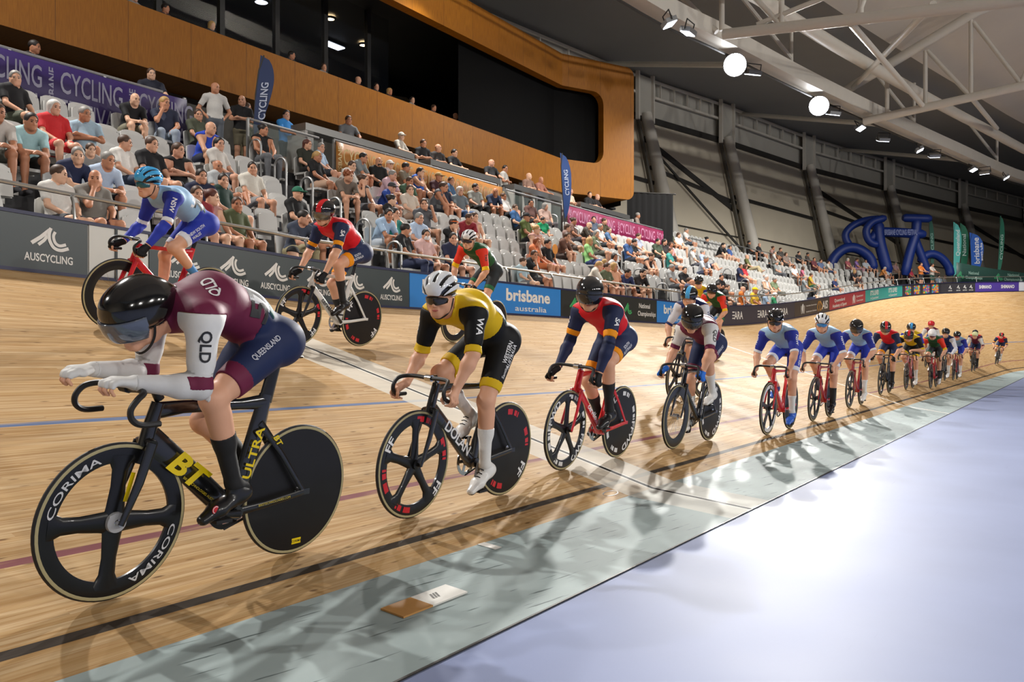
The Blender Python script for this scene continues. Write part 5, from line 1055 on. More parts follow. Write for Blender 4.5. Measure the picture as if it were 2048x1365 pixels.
# ---------------------------------------------------------------- spectators, seats, stair rails
CLOTH = mat('woven_cloth', None, .8, noise=.1, nscale=30, bump=.08); PLAST = mat('seat_plastic', '#cdccc8', .32, noise=.04, nscale=3); CAPM = mat('cap_cloth', None, .8, noise=.06, nscale=40)
def spectator_template(pose, hy):
    """meshes and head matrix of one spectator pose; x faces the track, origin on the tread below the seat"""
    st = pose in ('s', 't', 'k'); hip = A3((-.08, 0, .53)); hh = .016
    S = {k: A3((-.13, k*.18, 1.0)) for k in (1, -1)}; Wr = {k: A3((.2, k*.1, .62)) for k in S}; kn = {k: A3((.36, k*.13, .54)) for k in S}; an = {k: A3((.36, k*.13, .1)) for k in S}; hc = A3((-.07, 0, 1.19)); E = {}
    if pose == 'f': S = {k: A3((.12, k*.18, .93)) for k in S}; Wr = {k: A3((.4, k*.045, .63)) for k in S}; hc = A3((.22, 0, 1.09)); E = {k: A3((.3, k*.17, .64)) for k in S}
    if pose == 'c': Wr = {k: A3((.08, -k*.07, .80+k*.02)) for k in S}; E = {k: A3((.0, k*.25, .77)) for k in S}
    if pose == 'h': Wr[-1] = A3((.03, -.06, 1.03)); E[-1] = A3((.12, -.17, .79)); hc = A3((-.03, -.01, 1.17))
    if pose == 'p': Wr[1] = A3((.2, .06, 1.05)); E[1] = A3((.06, .22, .83))
    if pose == 'l': S = {k: A3((-.24, k*.18, .97)) for k in S}; hc = A3((-.21, 0, 1.16)); kn = {k: A3((.33, k*.14, .58)) for k in S}; an = {k: A3((.5, k*.1, .16)) for k in S}; an[1] = A3((.52, -.1, .42)); kn[1] = A3((.33, .1, .64)); Wr = {k: A3((.08, k*.12, .64)) for k in S}
    if st:
        hip = A3((0, 0, .93)); S = {k: A3((-.02, k*.19, 1.42)) for k in S}; hc = A3((.03, 0, 1.63)); kn = {k: A3((.02, k*.1, .5)) for k in S}; an = {k: A3((-.02, k*.1, .09)) for k in S}; Wr = {k: A3((.05, k*.27, .92)) for k in S}
        if pose == 's': Wr = {k: A3((.15, -k*.08, 1.2)) for k in S}; E = {k: A3((.06, k*.26, 1.17)) for k in S}
        if pose == 't': Wr = {k: A3((.36, k*.18, 1.12)) for k in S}
        if pose == 'k': Wr = {k: A3((.03, k*.2, 1.0)) for k in S}; E = {k: A3((-.08, k*.34, 1.16)) for k in S}
    for k in S:
        if k not in E: E[k] = IK(S[k], Wr[k], .29, .26, (-.3, k*.7, -.6))
    c7 = (S[1]+S[-1])/2+A3((-.01, 0, .03)); md = hip*.5+c7*.5; f = unit((math.cos(hy), math.sin(hy), -.1 if pose != 'f' else -.18)); l = unit(np.cross(Z3, f)); u = np.cross(f, l)
    tp = [(Loft(hip, md, Y, (.165, .115), (.15, .11)), .05), (Loft(md, c7, Y, (.15, .11), (.15, .085)), .05)]+[(Cap(c7+Y*k*.06, S[k], .07, .06), .04) for k in S]
    ar = []; lg = []; sh = []; ua = {}; th = {}
    for k in S:
        ua[k] = Cap(S[k], E[k], .054, .043); th[k] = Cap(hip+Y*k*.09, kn[k], .092, .06); ar += [(ua[k], .03), (Cap(E[k], Wr[k], .043, .029), .02), (Loft(Wr[k], Wr[k]+unit(Wr[k]-E[k])*.085, Y, (.03, .022), (.036, .018)), .02), (Cap(Wr[k]+unit(Wr[k]-E[k])*.07, Wr[k]+unit(Wr[k]-E[k])*.14-Z3*.03, .03, .016), .02)]
        d = unit(an[k]-kn[k]); ft = X3 if not (pose == 'l') else unit(X3+Z3*.5); lg += [(th[k], .05), (Cap(kn[k], an[k], .056, .037), .03), (Cap(kn[k]+(an[k]-kn[k])*.25-X3*.015, kn[k]+(an[k]-kn[k])*.5-X3*.01, .054, .046), .03)]; sh.append((Loft(an[k]-ft*.06-Z3*.04, an[k]+ft*.17-Z3*.05, Y, (.036, .04), (.042, .026)), .02))
    hd = head_prims(hc, f, l, u); P = tp+ar+lg+sh; nk = Cap(c7, hc-f*.03-u*.06, .06, .055)
    lo = np.min([p.lo for p, _ in P]+[hc-.2], 0)-.03; hi = np.max([p.hi for p, _ in P]+[hc+.2], 0)+.03; fl = Field(lo, hi, hh)
    for p, k in P+[(nk, .03)]+hd: fl.add(p, k)
    def dm(q, x, y, z):
        d = None
        for p, _ in q: e = p(x, y, z); d = e if d is None else np.minimum(d, e)
        return d
    out = {'body': npmesh('body', *fl.net())}; ax = unit(c7-hip); L = np.linalg.norm(c7-hip)
    def shirt(slv):
        def reg(x, y, z):
            t = ((x-hip[0])*ax[0]+(y-hip[1])*ax[1]+(z-hip[2])*ax[2])/L; d = np.maximum(dm(tp, x, y, z)-.03, (.0-t)*L); d = np.maximum(d, .082-np.sqrt((x-hc[0]+f[0]*.03)**2+(y-hc[1]+f[1]*.03)**2+(z-hc[2]+.085)**2))
            for k in S:
                a = np.maximum(ua[k](x, y, z)-.035, (ua[k].t(x, y, z)-max(slv, .05))*ua[k].L); d = np.minimum(d, a) if slv > .1 else np.maximum(d, -np.maximum(.02-ua[k].t(x, y, z)+0*x, ua[k].rad(x, y, z)-.12))
            return d
        return reg
    out['tee'] = npmesh('shirt', *fl.net(.014, shirt(.72))); out['tank'] = npmesh('singlet', *fl.net(.013, shirt(0)))
    def legs(tt, full):
        def reg(x, y, z):
            t = ((x-hip[0])*ax[0]+(y-hip[1])*ax[1]+(z-hip[2])*ax[2])/L; d = np.maximum(dm(tp[:1], x, y, z)-.03, (t-.12)*L)
            for k in S:
                d = np.minimum(d, np.maximum(th[k](x, y, z)-.03, (th[k].t(x, y, z)-tt)*th[k].L))
                if full: c = Cap(kn[k], an[k], .056, .037); d = np.minimum(d, c(x, y, z)-.03)
            return d
        return reg
    out['shorts'] = npmesh('shorts', *fl.net(.012, legs(.82, 0))); out['trousers'] = npmesh('trousers', *fl.net(.012, legs(1.2, 1)))
    out['shoes'] = []
    for k, (p, _) in zip(S, sh): g = Field(p.lo-.02, p.hi+.02, .012); g.add(p, 0); out['shoes'].append(npmesh('shoe', *g.net(.006)))
    out['head'] = frameM(hc, f, l, u); out['hand'] = Wr[1]+unit(Wr[1]-E[1])*.12; return out
_ST = {}
def template(pose, hv):
    if (pose, hv) not in _ST: _ST[(pose, hv)] = spectator_template(pose, (-.5, .1, .55)[hv])
    return _ST[(pose, hv)]
HAIRC = dict(black='#141214', dark='#221a16', brown='#4a3222', grey='#8c8984', white='#cfccc6', blond='#b8935a', blonde='#b8935a', red='#8a4a26', auburn='#5a2c20', bald='#7a6a60')
SKINS = ['#d9a688', '#cf9a7c', '#c48a6a', '#e0b294', '#b87f60', '#d39f84']
def eye_mesh(k, brow):
    key = ('brow' if brow else 'eye', k)
    if key not in _HM: _HM[key] = MB().box((.092, k*.031, .022), (.012, .034, .008)).mesh('eyebrow') if brow else MB().ell((.083, k*.031, .0), (.012, .015, .008), 8, 5).mesh('eye')
    return _HM[key]
def spectator(M, label, shirt, bottom, hair, pose, i, group='spectators in the stand', near=True, tank=False, full=False, scale=1., cat='spectator'):
    hv = (i*7+i//3) % 3; t = template(pose, hv); r = thing('spectator', label, cat, M=M@Matrix.Scale(scale, 4), group=group); link('body', t['body'], SKIN, r, SKINS[(i*5) % 6])
    link('singlet' if tank else 'shirt', t['tank' if tank else 'tee'], CLOTH, r, shirt); link('trousers' if full else 'shorts', t['trousers' if full else 'shorts'], CLOTH, r, bottom)
    if near or pose in ('s', 't', 'k'):
        for sm in t['shoes']: link('shoe', sm, CLOTH, r, ('#26262a', '#8a8884', '#4a4a4e')[i % 3])
    def hg(nm, kind, m, c): o = link(nm, head_mesh(kind, .011), m, r, c); o.matrix_local = t['head']; return o
    w_ = hair.split(); c = HAIRC.get(w_[0], '#3a2a20')
    if w_[0].startswith('cap'): hg('cap', 'cap', CAPM, w_[0][3:])
    elif w_[0] == 'headband': hg('hair', 'hair_short', HAIRM, '#3a2a20'); hg('headband', 'headband', CAPM, '#e0641e')
    elif w_[-1] == 'mask': hg('hair', 'hair_short', HAIRM, c); hg('face_mask', 'mask', CAPM, '#e4e4e4')
    elif w_[0] != 'bald': hg('hair', 'hair_'+(w_[1] if w_[1] in ('short', 'bob', 'long', 'pony', 'bun', 'curly') else 'short'), HAIRM, c)
    if w_[-1] == 'beard': hg('beard', 'beard', HAIRM, '#2a1d16')
    if near:
        for k in (1, -1):
            for br in (0, 1): o = link('eyebrow' if br else 'eye', eye_mesh(k, br), mat('eye', '#2a2320', .3, noise=.1), r); o.matrix_local = t['head']
    return r
CROWD = """6.89|4|black|olive|grey short|u|white-haired woman in glasses and black top
7.07|3|red|red|white bob|u|white-haired woman in red floral dress
7.49|3|#9fb8c8|#303540|grey short|c|grey-haired man in pale blue polo, arms crossed
9.31|5|black|#8a8570|bald|f|bald man in glasses and black polo leaning on knees
10.06|5|#2a3045|#9aa6b4|blond pony|h|blonde woman in navy tee touching her face
10.86|5|#4c5140|#3a3a38|brown short|u|brown-haired young man in olive tee
10.36|4|#2346c0|#20263c|bald|f|balding man in royal blue sleeveless top
10.17|3|#c9c4bd|#46444a|black long|u|black-haired woman in white patterned blouse
6.20|2|#a4c8cb|#2a2724|dark pony|f|dark ponytailed woman in pale aqua tee
6.37|1|#1d2748|#262a3a|grey short|f|greying man in glasses and navy tee with orange print
6.73|1|#b4c6dd|#17181c|grey short|f|grey-haired man in pale blue button shirt
7.78|2|#e0ddd6|#2b3a52|brown short|u|man in glasses and white tee with pink print
8.11|2|#15161a|#30323a|brown short|u|brown-haired boy in black tee
8.64|2|#101114|#2c2d33|brown pony|c|brown-haired woman in black singlet, arms crossed
9.66|2|#b6bbbd|#1a1b1f|bald|l|bald man in light grey tee with crossed legs
5.86|0|#d9d6cf|#34363c|brown short|u|dark-haired man in white button shirt
6.24|0|#77736c|#4a2530|bald|h|bald man in grey polo resting chin on hand
8.56|1|#1b2340|#26262c|dark short|u|dark-haired man in glasses and navy polo
8.81|1|#16332c|#24262a|dark short|u|young man in dark green polo
7.89|0|#8f2f35|#33343a|brown short|u|man in dark red top
5.83|2|#c9c2ba|#6b6f66|brown short|f|man cut off at the left edge of the photo
7.11|2|#8c8c8a|#3a3c44|brown short|f|small child in grey tee
12.50|5|#141416|#6a6c70|dark bun|u|dark-haired woman in black singlet and grey trousers
10.25|2|#d8d4c8|#8d8e90|dark short|u|man in glasses and cream polo
13.77|5|#26291f|#1c1c1e|auburn long|u|auburn-haired woman in dark floral top
14.19|5|#a9c0d6|#2c3038|grey short|u|grey-haired man in light blue shirt
13.36|4|#121214|#caa78e|blond pony|u|blonde woman in black tee
14.08|4|#dad8d2|#8d8a84|brown short|f|brown-haired man in white tee leaning forward
15.28|5|#7f8788|#b0a58f|dark short|f|dark-haired man in glasses and grey tee
13.28|3|#6f6459|#3b3a38|red curly|f|curly red-haired man in taupe tee
10.62|1|#0f1012|#2a2c2e|cap#1f6b52|u|man in green cap and black tee
9.78|0|#3d4658|#9c9270|dark short|f|dark-haired man in slate shirt and khaki shorts
8.65|0|#4b5334|#8a7f5c|brown short|u|brown-haired man in olive green tee and khaki shorts
8.43|0|#b98a84|#4a464c|auburn bun|u|auburn-haired woman in pink singlet
10.10|0|#20253a|#2c2e38|brown short|f|man in dark navy tee behind the slate shirt
16.17|5|#101012|#1f2024|bald beard|u|bald bearded man in black tee
16.62|5|#d8c9c8|#b9b4ae|cap#e0dedb|u|man in white cap and pale singlet
15.48|4|#c9a8b2|#77797d|grey short|f|grey-haired man in pink shirt
17.28|5|#7d7565|#35363a|dark short|u|dark-haired man in striped tee
17.82|5|#2a62c4|#2a2e3a|dark pony|h|dark-haired woman in bright blue singlet
18.61|5|#42222a|#2c2a2c|cap#a78a5a|u|man in tan cap and maroon shirt
19.21|5|#3a5d80|#3a3c44|brown short|u|man in steel blue tee
13.93|3|#131316|#6b6d72|brown bun|h|woman in black singlet resting chin on hand
14.53|3|#26479a|#c9c9cb|cap#3a3a3e|f|man in dark grey cap and blue racing jersey
16.18|4|#3d5a44|#4a4a48|brown short|f|man in sage green tee with bowed head
15.55|3|#cfc3b3|#b89a84|brown long|u|long-haired girl in cream top
17.40|4|#5b5e63|#3a3c44|brown short|f|man in charcoal sleeveless top
17.86|4|#20253a|#2c2f38|dark short|u|dark-haired man in midnight tee
18.54|4|#6f7a80|#3f5f8a|white bob|u|white-haired woman in grey blouse and jeans
20.34|5|#8c8e88|#1e1e20|dark beard|u|bearded man in black and white floral shirt
21.09|5|#26324e|#8c7a68|bald|f|bald man in ink blue tee
14.03|2|#141417|#2c2a30|dark bun|u|dark-haired woman in black tee
12.72|1|#a8c4e0|#c9d4e0|dark pony|f|dark ponytailed girl in sky blue dress
13.02|1|#0f7a72|#3c3d44|dark short|h|dark-haired man in teal tee
15.08|2|#5a5e64|#caa78e|brown short|p|man in grey tee holding up a black phone
13.97|1|#b2c7e0|#8d8676|grey short|u|grey-haired man in pale blue collared shirt
16.58|2|#8c1f2c|#3a3c44|brown short|f|man in dark crimson tee
16.91|2|#c99a8a|#5a4a48|brown bun|u|woman in peach singlet
12.66|0|#15161a|#2c3452|dark mask|u|man in white mask and black tee
13.24|0|#d9b3ae|#8a7f6c|dark mask|u|woman in white mask and pink top
15.16|1|#141417|#28282c|headband|h|woman in orange headband and black tee
14.12|0|#1d2340|#2c2c30|dark short|u|man in navy tee behind the white helmet
22.00|5|#d8d5d0|#26262a|brown short|l|man in white tee leaning back
21.53|4|#2f5f92|#3c3d44|brown short|l|man in denim blue tee leaning back
20.69|3|#5b6a34|#26262a|cap#17181b|u|man in black cap and olive shirt
22.83|4|#119c68|#2c2e36|dark short|u|boy in emerald green shirt
21.17|3|#b8c8c4|#9c8a7c|blond short|u|blond child in pale tee
24.27|5|#c4a598|#5a5558|grey bob|u|grey-haired woman in dusty pink top
23.40|5|#6a4a44|#2a2a2c|dark long|u|dark-haired woman in brown top
19.93|2|#c99a90|#7a6a68|blond bun|u|blonde woman in salmon singlet
18.65|1|#d97a4a|#d97a4a|red bob|h|red-haired woman in orange floral dress
19.23|1|#141417|#c98aa8|dark short|u|dark-haired man in black tee beside orange floral dress
21.12|2|#6b4a3c|#4a3a34|brown long|f|long-haired woman in brown top
23.05|3|#8a6f66|#6a5a54|brown long|u|brown-haired woman in mauve top
24.83|4|#7a5a50|#4a4448|brown bun|u|woman in rust top
25.33|4|#4c463e|#6b6656|bald beard|f|bald bearded man in brown shirt
23.01|2|#9fd98a|#3b4a7a|blond bob|u|blonde woman in lime green top
24.93|3|#6f7a5a|#5a5a50|grey bob|u|grey-haired woman in khaki blouse
28.47|5|#3a3620|#2c2c2c|brown short|u|man in black and yellow top
27.62|5|#4a5668|#3a3a42|dark short|u|dark-haired man in slate blue tee
26.69|4|#d0cfcc|#3a3c40|grey short|u|grey-haired man in white tee
27.35|4|#4f7096|#3a3c44|brown short|u|man in cornflower shirt
27.31|3|#35588c|#3a3c46|bald|u|bald man in blue tee
27.66|3|#131316|#b9b9b4|dark short|c|dark-haired man in black tee, arms crossed
29.73|4|#a9b0c4|#c4b4a8|brown short|u|man in lavender tee
22.43|1|#c02a2c|#55555c|blond bob|u|blond child in red top
23.10|1|#d9d7d4|#3c3c44|dark bob|u|dark-haired woman in white tee
16.79|0|#a9c0c8|#77797d|brown short|u|boy in pale grey-blue tee
17.18|0|#18191d|#3c3c40|brown short|h|man in black tee shading his eyes
20.02|0|#dcd6c8|#4a4c54|blond short|f|fair-haired boy in white polo
20.51|0|#232c50|#3a3c44|cap#27366e|u|man in navy cap and navy shirt
21.07|0|#5a6248|#4a4c44|brown short|u|man in moss green tee
21.93|0|#27305a|#2c2e3a|dark bun|f|dark-haired woman in deep blue tee
22.84|0|#1a1214|#2a2628|dark beard|f|bearded man in black tee with red trim
21.38|0|#e0a887|#8a7a70|blond bob|u|blonde woman in apricot top
22.21|0|#c9b090|#8a7a70|blond bob|u|small blond child in beige tee
26.99|2|#26262a|#c4a490|brown bun|f|woman in black and white singlet
30.88|3|#3f9a92|#5a5c60|brown short|u|man in turquoise tee
27.38|1|#9a9c9c|#4a4c50|grey short|u|grey-haired man in silver tee
28.45|1|#111114|#2a2a2e|dark short|u|dark-haired man in jet black tee
26.48|0|#2a3350|#6a7486|bald|f|bald man in ink navy polo
26.98|0|#4a506a|#5a5a62|brown short|u|woman in dull blue top beside bald man
31.42|4|#3c4a38|#3a3a38|dark short|u|man in forest green tee
32.03|4|#2a2426|#3a3436|dark long|u|long-haired woman in black blouse
32.67|4|#c88f8f|#8a6a68|brown bob|u|woman in rose top
36.96|6|#dcd8d2|#55555a|brown long|u|long-haired woman in white blouse
36.10|6|#5a5c48|#4a4a44|brown short|u|man in khaki green tee
39.64|7|#d6d4d0|#55606a|grey short|u|grey-haired man in white polo
35.02|4|#dcdad4|#4a4c54|grey short|u|grey-haired man in bright white shirt
36.32|4|#a4b4d6|#2c3452|grey short|l|man in periwinkle shirt and navy shorts
33.80|3|#b9c0c8|#4f5670|grey short|f|grey-haired man in pale grey tee
41.59|6|#17171a|#c9a48e|dark pony|f|dark ponytailed woman in black top
42.29|6|#1c1b20|#caa78e|brown long|u|brown-haired woman in black tee
43.12|6|#35558f|#c9a892|brown bun|u|woman in cobalt top
43.79|5|#5a5e30|#b3a480|bald|l|bald man in olive shirt and tan trousers
50.51|8|#1d1d20|#2c2c30|bald|u|bald man in black tee by the top rail
49.29|8|#33302e|#2c2a2a|dark short|u|dark-haired man in charcoal tee by the top rail
50.82|7|#d9d7d2|#5a6a60|grey short|u|grey-haired man in striped white tee
52.11|8|#b38a80|#6a5a58|brown bun|u|woman in clay pink top
52.92|8|#44403c|#3a3636|brown short|u|man in dark brown tee
54.85|8|#26262a|#2c2c30|dark short|u|man in coal black tee
47.46|5|#8c9090|#5a5c60|grey short|u|grey-haired man in pewter tee
49.83|5|#dedad6|#8a8078|brown short|u|man in snow white tee
51.03|5|#d0708a|#6a5058|brown bob|u|woman in hot pink top
55.21|7|#6a343c|#4a3438|brown short|u|man in wine red tee
55.85|7|#5a6a8a|#4a4c58|brown short|u|man in grey blue tee
56.64|7|#d8d6cf|#3a4a6a|brown long|u|long-haired woman in ivory cardigan
52.12|7|#8a7a70|#5a5450|brown bob|u|woman in fawn top
55.75|8|#4a4440|#3a3634|dark short|u|man in umber tee
59.29|8|#b06068|#8a5a5c|white bob|u|white-haired woman in red plaid shirt
60.02|8|#9a78b8|#b08a90|brown short|u|man in purple polo
60.65|8|#b4bcc4|#2a3050|dark long|u|dark-haired woman in pale grey jacket
61.06|8|#c4c4c0|#2c2c34|dark long|u|dark-haired woman in off-white tee
61.05|7|#d08a4a|#1d1d20|white bob|f|white-haired woman in orange and black
61.53|7|#a8b4bc|#4a5260|white short|u|white-haired man in pale tee
62.84|8|#d0a8ac|#c0a090|grey bob|u|woman in blush pink blouse
63.24|7|#c84058|#3a3a4a|brown bob|u|woman in raspberry top
63.06|6|#26222a|#8a6a5a|bald|u|bald man in black shirt by the green banner
64.46|6|#8ca0b0|#55606a|dark short|u|man in blue grey tee before the green banner
64.84|6|#d4d2ce|#55555a|bald|u|bald man in white tee before the green banner
38.38|3|#242c4c|#2c3048|brown short|u|man in dark blue shirt beside red dress
38.95|3|#c03038|#c03038|brown bob|u|woman in scarlet dress
31.98|1|#1a1a1e|#26262a|dark short|c|man in black tee with folded arms
29.61|0|#2a2a30|#26262a|dark short|u|dark-haired boy in black tee
30.52|0|#30302e|#2a2a2c|brown short|u|man in dark grey tee at the front
32.16|0|#c86a20|#3a3a40|bald|u|bald man in burnt orange shirt
33.50|0|#d8b030|#d0a890|cap#e0c800|u|person in yellow cap and yellow top
39.46|2|#d6d4d0|#6a6a6c|white short|u|white-haired man in white singlet
40.57|2|#7a8a68|#6a6a60|grey short|u|man in pale sage tee
34.91|0|#9fb4cc|#5a6270|grey short|u|grey-haired man in powder blue tee
35.93|0|#2f8a5c|#d0d0cc|cap#e4e4e0|u|man in white cap and green top
47.31|3|#909698|#6a6c70|grey short|u|grey-haired man in ash grey tee
50.29|4|#c0a030|#2a5a3c|brown short|u|man in gold and green jersey
45.68|2|#17171a|#202a48|cap#55584a|f|man in grey cap and black tee
53.35|4|#25305c|#3a4468|grey short|u|grey-haired man in royal navy polo
57.69|6|#26222a|#3a3436|blond bob|f|blonde woman in black dress
57.01|5|#4a3a3a|#c4a490|dark short|f|dark-haired woman in plum top"""
ROWN = ['front row', 'second row', 'third row', 'fourth row', 'fifth row', 'sixth row', 'seventh row', 'eighth row', 'top row']
STAIRS = [12.3, 24.8, 36.8, 49.0]
BLK = ['left block', 'second block', 'middle block', 'fourth block', 'far block']
block = lambda s: BLK[sum(s > q for q in STAIRS)]
def seatM(s, k, yaw=0):
    p = stand(s, rd(k), rz(k)); n = -nrm(s); a = R_(yaw); x = n*math.cos(a)+np.cross(Z3, n)*math.sin(a); return frameM(p, x, np.cross(Z3, x), Z3)
occ = []
for i, L in enumerate(CROWD.split('\n')):
    s, k, sc_, bc, hair, pose, desc = L.split('|'); s = float(s); k = int(k); d = desc.lower(); near = s < 24
    for (s2, k2) in occ:
        if k2 == k and abs(s2-s) < .46: s += .46-abs(s2-s) if s >= s2 else -(.46-abs(s2-s))
    occ.append((s, k)); kid = 'child' in d or 'boy ' in d[:5] or 'small' in d[:6]
    spectator(seatM(s, k, rng.uniform(-28, 22)), '%s, %s' % (desc, ROWN[k]), sc_, bc, hair, pose, i, near=near, tank='singlet' in d or 'sleeveless' in d, full='trousers' in d or 'jeans' in d or i % 9 == 4, scale=.8 if kid else rng.uniform(.96, 1.03))
for i, (s, d, sh, bc, hair, desc, pose) in enumerate([(9.3, .35, '#1a1b1e', '#2a2a2e', 'cap#141416', 'man in black cap seen just above the fence right of the gate', 'u'), (3.6, 4.9, '#b8a090', '#444448', 'brown curly', 'curly-haired person behind the purple banner at the left edge', 's')]):
    p = stand(s, d+.0, 1.55 if i == 0 else 5.36); n = -nrm(s); spectator(frameM(p, tan(s) if i == 0 else n, np.cross(Z3, tan(s) if i == 0 else n), Z3), desc, sh, bc, hair, pose, i+3, group='standing onlookers')
# standing people on the concourse
for i, (s, d, sh, bc, hair, pose, desc) in enumerate([(5.5, 5.9, '#3a2e2a', '#222226', 'blond short', 't', 'blond person peering over the purple banner'), (8.4, 6.6, '#16161a', '#222226', 'dark short', 's', 'smiling dark-haired man behind the purple banner'), (10.6, 6.2, '#1c2030', '#26262a', 'brown bun', 't', 'woman in navy tee standing at the end of the purple banner'),
        (11.95, 5.9, '#c9c7c2', '#5a6068', 'bald', 'k', 'heavy bald man in white tee with shoulder strap, hands on hips'), (12.9, 6.2, '#121214', '#6a6450', 'bald', 's', 'bald man in black tee leaning on the concourse rail'), (13.35, 6.6, '#3f4630', '#7a7056', 'brown short', 's', 'man in olive shirt with folded arms on the concourse'), (14.3, 6.3, '#2f86d0', '#2a2c34', 'dark short', 't', 'man in bright sky blue polo at the white counter'),
        (16.5, 6.8, '#6a6c6e', '#2a2c34', 'brown short', 't', 'man in grey tee leaning on the steel counter'), (18.6, 6.4, '#b8b4aa', '#2a2c34', 'cap#c8c4b8', 't', 'man in pale cap resting chin above the orange banner'), (19.6, 6.5, '#1a1a1e', '#222226', 'brown short', 's', 'man in dark shirt above the orange banner, beside pale cap'), (20.3, 7.0, '#2a2422', '#222226', 'bald', 's', 'bald man at the back above the orange banner'), (21.1, 6.6, '#121216', '#1c1c20', 'dark short', 't', 'man in black shirt above the orange banner'),
        (22.9, 6.2, '#2a2a2c', '#222226', 'bald', 't', 'bald man photographing above the orange banner'), (23.9, 6.4, '#b4b2ac', '#2a2c34', 'dark short', 's', 'man in light grey tee above the right end of the orange banner'), (25.4, 6.4, '#8a6a5a', '#3a3a3e', 'bald', 's', 'pink-faced bald man against the white wall'), (26.2, 6.5, '#a06a58', '#3a3a3e', 'bald', 't', 'second bald man against the white wall'), (27.0, 5.6, '#cdbfa8', '#c4b49c', 'auburn bun', 's', 'woman in cream top standing near the white wall'), (29.8, 6.9, '#141416', '#222226', 'brown short', 's', 'man in black tee behind the blue feather flag'), (30.4, 6.6, '#1a1214', '#222226', 'bald', 't', 'bald man right of the blue feather flag'),
        (33.5, 6.1, '#8a7a70', '#3a3a3e', 'grey short', 's', 'grey-haired man above the magenta banner by the curtain'), (35.1, 6.2, '#1f5a58', '#2a2c30', 'dark short', 's', 'man in teal shirt standing before the black curtain'), (36.3, 6.2, '#24504e', '#2a2c30', 'bald', 's', 'bald man in teal shirt standing before the black curtain'), (40.3, 6.9, '#a8b8d4', '#262a38', 'dark short', 's', 'man in pale blue shirt with folded arms at the upper rail'), (42.8, 6.9, '#17171a', '#6a5a4a', 'dark bun', 's', 'woman in black standing at the upper rail'), (60.8, 3.4, '#d8782a', '#3a3a40', 'brown short', 't', 'man in orange shirt standing by the dark green barrier'), (61.6, 3.3, '#c8beb4', '#3a5a50', 'dark long', 't', 'woman in pale top standing by the dark green barrier')]):
    up_ = 14.7 < s < 31.5 and s != 27.0; p = stand(s, min(max(d, 6.15), 6.35) if up_ else d, 5.73 if up_ else 5.36); n = -nrm(s); a = R_(rng.uniform(-25, 15)); x = n*math.cos(a)+np.cross(Z3, n)*math.sin(a)
    spectator(frameM(p, x, np.cross(Z3, x), Z3), desc, sh, bc, hair, pose, i+1, group='standing onlookers', near=s < 24, full=i % 2 == 1 and s < 40, cat='onlooker')
# people in the dark upper gallery
GW = ['first', 'second', 'third', 'fourth', 'fifth', 'sixth', 'seventh', 'eighth', 'ninth', 'tenth', 'eleventh', 'twelfth', 'thirteenth', 'fourteenth', 'fifteenth', 'sixteenth']
for i, x in enumerate([18.2, 19.5, 20.3, 21.6, 24.2, 25.4, 26.8, 27.6, 28.2, 29.3, 30.4, 31.6, 32.4, 33.3, 34.2, 35.1]):
    p = fp(x, 7.9, 1.2); d = -(fp(x, 8, 1)-fp(x, 8, 0)); d[2] = 0; d = unit(d)
    spectator(frameM(p, d, np.cross(Z3, d), Z3), 'dim onlooker standing at the upper gallery edge, %s from the left' % GW[i], ('#26262a', '#8a8884', '#3a2a2c', '#2a3038')[i % 4], '#1c1c20', ('brown short', 'bald', 'dark short', 'blond bob', 'dark long')[i % 5], 't' if i % 3 else 's', i, group='upper gallery onlookers', near=False, scale=.9)
# phone and paddle held by spectators
def held(nm, desc, cat, s, k, dx, dy, dz, fn, m, col):
    Mx = seatM(s, k); o = fn().build(nm, m, None, col); o.matrix_world = Mx@Matrix.Translation((dx, dy, dz)); tag(o, desc, cat)
held('phone', 'black phone held up by the man in grey tee', 'phone', 15.1, 2, .3, .07, 1.14, lambda: MB().box((0, 0, 0), (.012, .16, .08)), TAPE, '#111113')
held('paddle_fan', 'round orange paddle fan beside the orange floral dress', 'paddle fan', 18.9, 1, .35, .0, .98, lambda: MB().lathe([(.001, -.004), (.13, -.004), (.13, .004), (.001, .004)], 24, axis='x').bar((0, 0, -.12), (0, 0, -.24), .02, .008, (1, 0, 0)), CLOTH, '#e0923a')
# seats ----------------------------------------------------------------------------------------------
def panel(w_, h_, th_, fn):
    m = MB(); n = 9; q = []
    for i in range(n+1):
        for j in range(n+1):
            x, y = 2*i/n-1, 2*j/n-1; r = .72; sx = math.copysign(abs(x)**.8, x); e = 1-.16*max(0, abs(y)-.5)**2*4*(abs(x) > .5)*0; q.append((sx*w_/2*(1-.12*max(0, y)**3), y*h_/2-(.05*abs(x)**3 if y > .9 else 0)))
    V = [fn(x, y, th_/2) for x, y in q]+[fn(x, y, -th_/2) for x, y in q]; N_ = (n+1)**2; F = []
    for i in range(n):
        for j in range(n): a = i*(n+1)+j; F += [(a, a+1, a+n+2, a+n+1), (N_+a, N_+a+n+1, N_+a+n+2, N_+a+1)]
    ed = [i*(n+1) for i in range(n+1)]+[n*(n+1)+j for j in range(1, n+1)]+[i*(n+1)+n for i in range(n-1, -1, -1)]+[j for j in range(n-1, 0, -1)]
    F += [(ed[i], ed[(i+1) % len(ed)], N_+ed[(i+1) % len(ed)], N_+ed[i]) for i in range(len(ed))]; return m.add(V, F)
def back_mb(): m = panel(.45, .46, .035, lambda x, y, t: (-.27-.06*y*1.2+x*x*.5+t+(.0 if y < .1 else -.03*(y-.1)), x, .64+y)); m.box((-.27, 0, .38), (.05, .3, .1)); m.bar((-.28, .0, .02), (-.27, 0, .4), .05, .05, (0, 1, 0)); return m
def pan_up(): return panel(.41, .36, .05, lambda x, y, t: (-.185-.09*y+x*x*.25+t, x, .60+y))
